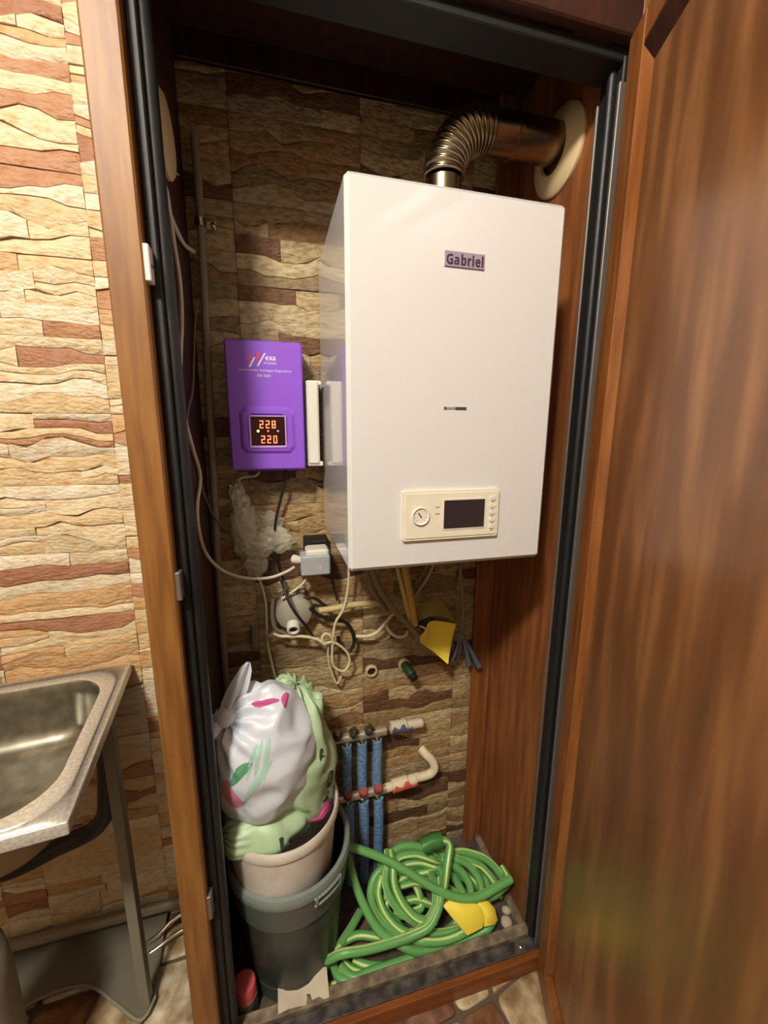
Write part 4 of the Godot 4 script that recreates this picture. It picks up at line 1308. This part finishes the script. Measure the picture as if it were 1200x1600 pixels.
# ------------------------------------------------------------------ hose, litter
func build_hose() -> void:
	var strands := [
		pv([0.152,0.262,0.159, 0.203,0.245,0.175, 0.256,0.224,0.195, 0.308,0.198,0.219, 0.353,0.174,0.242, 0.384,0.159,0.257, 0.41,0.148,0.267, 0.453,0.136,0.278, 0.495,0.133,0.281, 0.54,0.138,0.277, 0.571,0.141,0.273, 0.6,0.145,0.27]),
		pv([0.151,0.209,0.143, 0.156,0.207,0.183, 0.16,0.189,0.2, 0.173,0.16,0.228, 0.194,0.128,0.259, 0.217,0.106,0.28, 0.252,0.091,0.294, 0.296,0.09,0.295, 0.343,0.104,0.281, 0.372,0.124,0.263, 0.38,0.147,0.24, 0.385,0.143,0.217, 0.391,0.119,0.167]),
		pv([0.274,0.165,0.143, 0.247,0.175,0.172, 0.222,0.166,0.181, 0.204,0.146,0.2, 0.205,0.119,0.226, 0.227,0.092,0.252, 0.265,0.073,0.269, 0.303,0.068,0.275, 0.333,0.044,0.258]),
		pv([0.268,0.187,0.139, 0.258,0.186,0.178, 0.247,0.165,0.198, 0.252,0.14,0.223, 0.277,0.114,0.247, 0.316,0.091,0.269, 0.339,0.057,0.263]),
		pv([0.276,0.194,0.149, 0.272,0.192,0.19, 0.268,0.165,0.215, 0.283,0.135,0.243, 0.311,0.11,0.267, 0.342,0.099,0.278, 0.369,0.071,0.266]),
		pv([0.246,0.158,0.15, 0.234,0.158,0.189, 0.224,0.14,0.206, 0.232,0.112,0.233, 0.262,0.083,0.26, 0.302,0.065,0.277, 0.328,0.034,0.268]),
		pv([0.24,0.119,0.17, 0.254,0.158,0.172, 0.268,0.179,0.152, 0.302,0.191,0.14, 0.345,0.189,0.143, 0.386,0.176,0.155, 0.412,0.158,0.172, 0.434,0.124,0.165]),
		pv([0.26,0.134,0.173, 0.279,0.17,0.177, 0.295,0.185,0.163, 0.338,0.184,0.163, 0.367,0.177,0.17, 0.396,0.167,0.18, 0.422,0.138,0.169]),
		pv([0.267,0.116,0.162, 0.293,0.146,0.172, 0.314,0.155,0.164, 0.363,0.151,0.168, 0.408,0.136,0.182, 0.436,0.107,0.171]),
		pv([0.401,0.242,0.191, 0.426,0.24,0.193, 0.436,0.23,0.202, 0.423,0.209,0.223, 0.408,0.186,0.245, 0.403,0.153,0.248, 0.398,0.104,0.231]),
		pv([0.425,0.144,0.146, 0.455,0.161,0.169, 0.49,0.158,0.172, 0.52,0.15,0.179, 0.554,0.138,0.191, 0.58,0.12,0.208, 0.594,0.101,0.226, 0.607,0.063,0.224]),
		pv([0.428,0.152,0.155, 0.454,0.162,0.185, 0.491,0.148,0.198, 0.515,0.127,0.218, 0.523,0.108,0.236, 0.518,0.089,0.254, 0.512,0.049,0.254]),
		pv([0.421,0.147,0.161, 0.444,0.153,0.194, 0.473,0.137,0.209, 0.489,0.116,0.228, 0.488,0.097,0.247, 0.486,0.056,0.247]),
		pv([0.426,0.124,0.154, 0.443,0.126,0.192, 0.459,0.108,0.208, 0.468,0.092,0.224, 0.474,0.081,0.234, 0.484,0.042,0.233]),
		pv([0.469,0.135,0.158, 0.496,0.144,0.188, 0.536,0.13,0.202, 0.56,0.109,0.221, 0.574,0.089,0.24, 0.587,0.05,0.239]),
		pv([0.403,0.147,0.223, 0.388,0.147,0.261, 0.372,0.127,0.28, 0.34,0.109,0.298, 0.291,0.097,0.298, 0.23,0.095,0.298, 0.168,0.099,0.298, 0.108,0.101,0.292, 0.078,0.076,0.28, 0.056,0.039,0.251]),
		pv([0.293,0.039,0.263, 0.322,0.053,0.288, 0.366,0.045,0.296, 0.406,0.043,0.298, 0.449,0.046,0.295, 0.479,0.029,0.273]),
		pv([0.316,0.035,0.248, 0.345,0.049,0.273, 0.396,0.041,0.28, 0.45,0.04,0.281, 0.48,0.02,0.262]),
		pv([0.245,0.048,0.26, 0.271,0.054,0.287, 0.31,0.035,0.298, 0.357,0.022,0.298, 0.402,0.017,0.298, 0.451,0.021,0.298, 0.494,0.03,0.298, 0.52,0.039,0.298, 0.548,0.03,0.278]),
		pv([0.29,0.017,0.274, 0.32,0.031,0.296, 0.363,0.022,0.298, 0.409,0.019,0.298, 0.453,0.024,0.298, 0.483,0.012,0.278]),
		pv([0.259,0.097,0.167, 0.289,0.116,0.187, 0.338,0.115,0.188, 0.383,0.102,0.201, 0.411,0.074,0.188]),
		pv([0.264,0.072,0.191, 0.294,0.09,0.212, 0.335,0.088,0.214, 0.374,0.074,0.227, 0.401,0.045,0.216]),
		pv([0.264,0.051,0.211, 0.294,0.071,0.23, 0.343,0.073,0.228, 0.347,0.085,0.217, 0.343,0.101,0.201, 0.337,0.103,0.161]),
		pv([0.359,0.113,0.166, 0.389,0.135,0.183, 0.409,0.137,0.181, 0.42,0.124,0.193, 0.41,0.106,0.211, 0.399,0.066,0.21]),
		pv([0.269,0.025,0.256, 0.236,0.035,0.25, 0.204,0.045,0.242, 0.162,0.045,0.228, 0.116,0.045,0.234, 0.078,0.045,0.256, 0.06,0.025,0.277, 0.064,0.015,0.298, 0.092,0.013,0.298]),
		pv([0.089,0.016,0.249, 0.098,0.016,0.282, 0.12,0.016,0.298, 0.158,0.016,0.298]),
		pv([0.108,0.02,0.268, 0.137,0.02,0.298, 0.18,0.02,0.298, 0.227,0.02,0.298, 0.278,0.02,0.298, 0.33,0.02,0.298, 0.386,0.02,0.298]),
		pv([0.145,0.015,0.259, 0.178,0.015,0.281, 0.225,0.015,0.295, 0.274,0.015,0.297]),
		pv([0.118,0.016,0.257, 0.133,0.016,0.278, 0.175,0.016,0.298, 0.227,0.016,0.298, 0.282,0.016,0.298]),
		pv([0.5,0.058,0.242, 0.477,0.036,0.263, 0.432,0.024,0.275, 0.378,0.017,0.281, 0.325,0.029,0.27, 0.275,0.049,0.251, 0.253,0.069,0.231, 0.236,0.098,0.204, 0.267,0.119,0.185, 0.298,0.138,0.166, 0.361,0.141,0.163, 0.419,0.128,0.175, 0.463,0.114,0.189, 0.504,0.085,0.217, 0.492,0.059,0.241]),
		pv([0.427,0.022,0.285, 0.363,0.032,0.276, 0.302,0.045,0.263, 0.27,0.065,0.244, 0.244,0.092,0.218, 0.263,0.112,0.199, 0.295,0.13,0.182, 0.354,0.131,0.181, 0.42,0.127,0.185, 0.482,0.113,0.198, 0.521,0.086,0.224, 0.54,0.061,0.247, 0.518,0.04,0.268, 0.485,0.027,0.281, 0.423,0.024,0.283]),
		pv([0.26,0.049,0.244, 0.244,0.067,0.227, 0.23,0.089,0.206, 0.259,0.104,0.192, 0.287,0.115,0.181, 0.341,0.119,0.178, 0.391,0.107,0.189, 0.426,0.09,0.205, 0.46,0.07,0.224, 0.449,0.05,0.244, 0.438,0.032,0.26, 0.392,0.022,0.27, 0.349,0.022,0.27, 0.303,0.033,0.259, 0.261,0.047,0.246]),
		pv([0.527,0.054,0.246, 0.495,0.051,0.249, 0.463,0.051,0.249, 0.434,0.058,0.242, 0.413,0.075,0.227, 0.406,0.091,0.211, 0.413,0.107,0.195, 0.432,0.119,0.184, 0.463,0.125,0.178, 0.498,0.127,0.177, 0.526,0.116,0.187, 0.551,0.1,0.202, 0.552,0.085,0.217, 0.551,0.067,0.234, 0.522,0.057,0.244]),
		pv([0.179,0.05,0.178, 0.145,0.05,0.212, 0.11,0.05,0.241]),
		pv([0.607,0.108,0.211, 0.607,0.111,0.247, 0.598,0.105,0.253, 0.576,0.1,0.258, 0.557,0.095,0.263, 0.529,0.068,0.25])]
	var tint := []
	for k in 12:
		var c := c8(104, 168, 96)
		if k == 4 or k == 10: c = c8(206, 226, 140)
		tint.append(c.srgb_to_linear())
	var t := thing("garden_hose", "green garden hose with yellow stripes heaped in loose coils on the closet floor", "hose")
	var st := begin()
	var i := 0
	for s in strands:
		var shifted := tint.slice(i % 12) + tint.slice(0, i % 12)
		tube(st, smooth_path(s, 0.012), 0.0108, 12, false, null, shifted)
		i += 5
	done("coil", st, M.hose, t)
	var e := begin()
	tube(e, PackedVector3Array([strands[9][0] + Vector3(-0.045, -0.004, 0), strands[9][0] + Vector3(-0.015, 0.004, 0), strands[9][0] + Vector3(0.012, 0.002, 0)]), 0.019, 16)
	done("connector", e, M.hose_end, t)
	var y := thing("yellow_label", "crumpled yellow label strip stuck round the green hose", "label")
	for k in 2:
		var o: PackedVector3Array = [pv([0.389,0.128,0.273, 0.408,0.136,0.271, 0.445,0.132,0.283, 0.483,0.126,0.291, 0.493,0.117,0.299, 0.492,0.098,0.315, 0.484,0.085,0.321, 0.44,0.078,0.323, 0.42,0.099,0.307, 0.401,0.118,0.289]), pv([0.486,0.12,0.285, 0.519,0.115,0.285, 0.536,0.096,0.295, 0.538,0.075,0.309, 0.527,0.07,0.314, 0.492,0.081,0.318, 0.496,0.101,0.304])][k]
		var c := Vector3.ZERO
		for v in o: c += v
		c /= o.size()
		var n := Vector3(0, 0.69, 0.724)
		var rows := []
		for f in [1.0, 0.75, 0.45, 0.0]:
			var row := PackedVector3Array()
			for v in o:
				row.append(c + (v - c) * f + n * (0.012 * (1.0 - f * f) + 0.002))
			rows.append(row)
		var p := begin()
		sheet(p, rows, true)
		var skirt := PackedVector3Array()
		for v in o: skirt.append(v - n * 0.012)
		sheet(p, [rows[0], skirt], true)
		done("sheet", p, M.yellow, y)

func build_litter() -> void:
	var c := thing("spray_can", "spray can with a glossy salmon red cap in the closet's front left corner", "can", Vector3(-0.126, 0, 0.285))
	var st := begin()
	lathe(st, [Vector2(0, 0.001), Vector2(0.026, 0.001), Vector2(0.028, 0.004), Vector2(0.028, 0.062), Vector2(0.024, 0.066), Vector2(0, 0.066)], Transform3D(), 32)
	done("can_body", st, M.can, c)
	var cp := begin()
	lathe(cp, [Vector2(0.026, 0.064), Vector2(0.0265, 0.092), Vector2(0.024, 0.098), Vector2(0.016, 0.1), Vector2(0, 0.1)], Transform3D(), 32)
	done("cap", cp, M.salmon, c)
	var rng := RandomNumberGenerator.new()
	rng.seed = 5
	var i := 0
	for s in [[0.585, 0.014, 0.285, 0.018, "larger crumbled plaster lump in the closet's front right corner"], [0.602, 0.01, 0.255, 0.013, "smaller crumbled plaster lump behind the larger one by the right panel"]]:
		var r := begin()
		crumple(r, Vector3(s[0], s[1], s[2]), Vector3(s[3], s[3] * 0.75, s[3] * 0.85), 60 + i, 1.6, Vector3.UP, 12, 18)
		tag(done("plaster_lump", r, M.rubble), s[4], "rubble")
		i += 1
	var p := begin()
	var rows := []
	for j in 4:
		var row := PackedVector3Array()
		for k in 6:
			row.append(Vector3(-0.05 + k * 0.024, 0.052 + 0.006 * sin(k * 1.3 + j) + j * 0.003, 0.338 - j * 0.018))
		rows.append(row)
	sheet(p, rows)
	var low := []
	for r2 in rows:
		var row := PackedVector3Array()
		for v in r2: row.append(v - Vector3(0, 0.0015, 0))
		low.append(row)
	sheet(p, low)
	tag(done("paper_scrap", p, M.paper), "torn pale paper scrap on the threshold ledge before the grey bucket", "paper")

# ------------------------------------------------------------------ sink
func build_sink() -> void:
	# local frame: back right corner at the origin, x runs left, z runs to the front
	var t := thing("sink", "stained stainless steel sink with a rounded rectangular bowl, against the stone wall", "sink", Vector3(-0.373, 0.82, 0.018))
	t.rotation.y = deg_to_rad(6.0)
	var W := 0.52
	var D := 0.463
	# half width, half depth, corner radius, height
	var loops := [
		[W * 0.5, D * 0.5, 0.003, -0.022],
		[W * 0.5, D * 0.5, 0.003, -0.001],
		[W * 0.5 - 0.001, D * 0.5 - 0.001, 0.003, 0.0],
		[W * 0.5 - 0.013, D * 0.5 - 0.013, 0.07, 0.0],
		[W * 0.5 - 0.0155, D * 0.5 - 0.0155, 0.07, -0.005],
		[W * 0.5 - 0.0185, D * 0.5 - 0.0185, 0.07, -0.0005],
		[W * 0.5 - 0.041, D * 0.5 - 0.037, 0.085, -0.0015],
	]
	var bowl := [
		[W * 0.5 - 0.041, D * 0.5 - 0.037, 0.085, -0.0015],
		[W * 0.5 - 0.044, D * 0.5 - 0.04, 0.085, -0.006],
		[W * 0.5 - 0.048, D * 0.5 - 0.044, 0.085, -0.04],
		[W * 0.5 - 0.056, D * 0.5 - 0.052, 0.08, -0.1],
		[W * 0.5 - 0.064, D * 0.5 - 0.06, 0.078, -0.12],
		[W * 0.5 - 0.082, D * 0.5 - 0.078, 0.07, -0.135],
		[W * 0.5 - 0.11, D * 0.5 - 0.105, 0.06, -0.14],
		[0.04, 0.04, 0.04, -0.146],
		[0.0, 0.0, 0.0, -0.147],
	]
	var top := begin()
	sheet(top, sink_rows(loops, W, D), true, Vector3(-W * 0.5, -0.4, D * 0.5))
	done("rim", top, M.sink_rim, t)
	var bw := begin()
	sheet(bw, sink_rows(bowl, W, D), true)
	done("bowl", bw, M.sink_bowl, t)
	var under := []
	for l in bowl.slice(1):
		under.append([l[0] + 0.002, l[1] + 0.002, l[2] + 0.002, l[3] - 0.0025])
	var un := begin()
	sheet(un, sink_rows(under, W, D), true)
	done("underside", un, M.sink_under, t)
	var dr := begin()
	lathe(dr, [Vector2(0.034, 0.0), Vector2(0.036, 0.002), Vector2(0.03, 0.003), Vector2(0.026, 0.0), Vector2(0, -0.001)], Transform3D(Basis(), Vector3(-W * 0.5, -0.1455, D * 0.5)), 28)
	done("drain_ring", dr, M.chrome, t)
	# tap at the back edge
	var f := thing("faucet", "grey metal faucet post on the sink's back edge at the picture's left border", "faucet", Vector3(-0.672, 0.82, 0.082))
	var fs := begin()
	lathe(fs, [Vector2(0.026, 0.0), Vector2(0.026, 0.006), Vector2(0.02, 0.012), Vector2(0.018, 0.07), Vector2(0.02, 0.08), Vector2(0.014, 0.09), Vector2(0, 0.09)], Transform3D(), 24)
	done("post", fs, M.chrome, f)
	var sp := begin()
	tube(sp, smooth_path(pv([0, 0.07, 0, -0.01, 0.1, 0.03, -0.012, 0.11, 0.09, -0.013, 0.085, 0.13]), 0.012), 0.009, 14)
	done("spout", sp, M.chrome, f)
	# stand: angle iron legs and a low shelf plate
	var s := thing("sink_stand", "grey angle-iron stand with a low plate shelf under the sink", "stand")
	for q in [[-0.352, 0.226], [-0.86, 0.28]]:
		var lg := begin()
		box(lg, Vector3(q[0] - 0.022, 0.0, q[1]), Vector3(q[0], 0.795, q[1] + 0.003), 0.001)
		box(lg, Vector3(q[0] - 0.003, 0.0, q[1] - 0.022), Vector3(q[0], 0.795, q[1]), 0.001)
		done("leg", lg, M.stand, s)
	var poly := PackedVector2Array()
	for v in [[-0.36, 0.012], [-0.357, 0.07], [-0.345, 0.21], [-0.352, 0.238], [-0.368, 0.25], [-0.392, 0.24], [-0.43, 0.205], [-0.47, 0.168], [-0.51, 0.148], [-0.55, 0.14], [-0.6, 0.14], [-0.643, 0.148], [-0.7, 0.17], [-0.86, 0.24], [-0.86, 0.012]]:
		poly.append(Vector2(v[0], -v[1]))
	var pl := begin()
	prism(pl, poly, 0.014, 0.019, Transform3D(Basis(Vector3.RIGHT, -PI / 2), Vector3.ZERO))
	var plate := done("shelf_plate", pl, M.stand_plate, s)
	var lip := begin()
	tube(lip, smooth_path(pv([-0.345, 0.019, 0.21, -0.366, 0.019, 0.249, -0.43, 0.019, 0.205, -0.51, 0.019, 0.148, -0.6, 0.019, 0.14, -0.7, 0.019, 0.17]), 0.02), 0.004, 8)
	done("shelf_edge", lip, M.stand, plate)
	var dh := thing("drain_hose", "dark grey bent drain hose under the sink's right side", "hose")
	var ds := begin()
	tube(ds, smooth_path(pv([-0.4, 0.73, 0.17, -0.402, 0.66, 0.15, -0.41, 0.57, 0.15, -0.42, 0.515, 0.15, -0.45, 0.478, 0.15, -0.51, 0.465, 0.16, -0.6, 0.47, 0.2, -0.63, 0.56, 0.24, -0.632, 0.672, 0.25]), 0.012), 0.019, 16)
	done("hose_tube", ds, M.drain, dh)
	# pipes along the foot of the wall
	var p1 := begin()
	tube(p1, pv([-0.76, 0.06, 0.032, -0.5, 0.06, 0.03, -0.214, 0.062, 0.03]), 0.014, 16)
	tag(done("wall_pipe", p1, M.cable_grey), "thick grey pipe running along the foot of the stone wall under the sink", "pipe")
	var p2 := begin()
	tube(p2, smooth_path(pv([-0.41, 0.02, 0.09, -0.37, 0.03, 0.082, -0.32, 0.048, 0.058, -0.215, 0.06, 0.05]), 0.02), 0.0055, 12)
	tag(done("supply_hose", p2, M.chrome), "upper of two bright thin hoses bending from the closet foot to the stand", "hose")
	var p3 := begin()
	tube(p3, smooth_path(pv([-0.4, 0.012, 0.115, -0.36, 0.018, 0.1, -0.31, 0.03, 0.085, -0.215, 0.038, 0.078]), 0.02), 0.0055, 12)
	tag(done("supply_hose", p3, M.chrome), "lower of two bright thin hoses bending from the closet foot to the stand", "hose")
	var cn := thing("canister", "pale grey plastic canister under the sink at the picture's lower left edge", "canister", Vector3(-0.585, 0, 0.4))
	var cs := begin()
	lathe(cs, [Vector2(0, 0.001), Vector2(0.082, 0.001), Vector2(0.087, 0.008), Vector2(0.089, 0.2), Vector2(0.089, 0.44), Vector2(0.084, 0.49), Vector2(0.06, 0.525), Vector2(0.03, 0.535), Vector2(0.03, 0.55), Vector2(0, 0.55)], Transform3D(), 40)
	done("canister_body", cs, M.canister, cn)
	var cc := begin()
	lathe(cc, [Vector2(0.034, 0.548), Vector2(0.034, 0.575), Vector2(0.03, 0.58), Vector2(0, 0.58)], Transform3D(), 24)
	done("screw_cap", cc, M.dark_cap, cn)

func sink_rows(loops: Array, w: float, d: float) -> Array:
	var rows := []
	for l in loops:
		var row := PackedVector3Array()
		for q in 4:
			var sx := 1.0 if q == 0 or q == 3 else -1.0
			var sz := 1.0 if q < 2 else -1.0
			for k in 13:
				var a := PI * 0.5 * (q + k / 12.0)
				row.append(Vector3(-w * 0.5 + sx * (l[0] - l[2]) + cos(a) * l[2], l[3], d * 0.5 + sz * (l[1] - l[2]) + sin(a) * l[2]))
		rows.append(row)
	return rows

# ------------------------------------------------------------------ scene
func _ready() -> void:
	var cam := Camera3D.new()
	cam.name = "camera"
	cam.fov = 101.97
	cam.near = 0.02
	cam.position = Vector3(0, 1.4, 1.1003)
	cam.rotation_order = EULER_ORDER_YXZ
	cam.rotation_degrees = Vector3(-11.28, -14.76, 0.29)
	add_child(cam)
	cam.current = true
	var env := Environment.new()
	env.background_mode = Environment.BG_COLOR
	env.background_color = Color(0.05, 0.05, 0.05)
	env.tonemap_mode = Environment.TONE_MAPPER_LINEAR
	env.tonemap_exposure = 1.0
	env.sdfgi_enabled = true
	env.ssao_enabled = true
	env.ssil_enabled = true
	var we := WorldEnvironment.new()
	we.name = "surroundings"
	we.environment = env
	add_child(we)
	# the room's ceiling lamp
	var lamp_at := Vector3(-0.65, 2.76, 1.65)
	var light := OmniLight3D.new()
	light.name = "ceiling_lamp_light"
	light.position = lamp_at
	light.light_color = c8(255, 246, 231)
	light.light_energy = 6.5
	light.light_size = 0.13
	light.omni_range = 8.0
	light.omni_attenuation = 2.0
	light.shadow_enabled = true
	add_child(light)
	make_materials()
	build_room()
	build_lamp(lamp_at)
	build_closet()
	build_boiler()
	build_flue()
	build_regulator()
	build_boxes()
	build_sink()
	build_manifold()
	build_pipes()
	build_wiring()
	build_buckets()
	build_bags()
	build_hose()
	build_litter()

func build_lamp(at: Vector3) -> void:
	var t := thing("ceiling_lamp", "round white ceiling lamp above the camera, out of view", "lamp", Vector3(at.x, 2.85, at.z))
	var b := begin()
	lathe(b, [Vector2(0, -0.03), Vector2(0.2, -0.03), Vector2(0.2, -0.002), Vector2(0, -0.002)], Transform3D(), 40)
	done("lamp_base", b, M.ceiling, t)
	var g := plain(c8(255, 240, 215), 0.5)
	g.emission_enabled = true
	g.emission = c8(255, 240, 218)
	g.emission_energy_multiplier = 3.0
	var s := begin()
	lathe(s, [Vector2(0.17, -0.031), Vector2(0.17, -0.042), Vector2(0.12, -0.046), Vector2(0, -0.047)], Transform3D(), 40)
	done("lamp_diffuser", s, g, t)
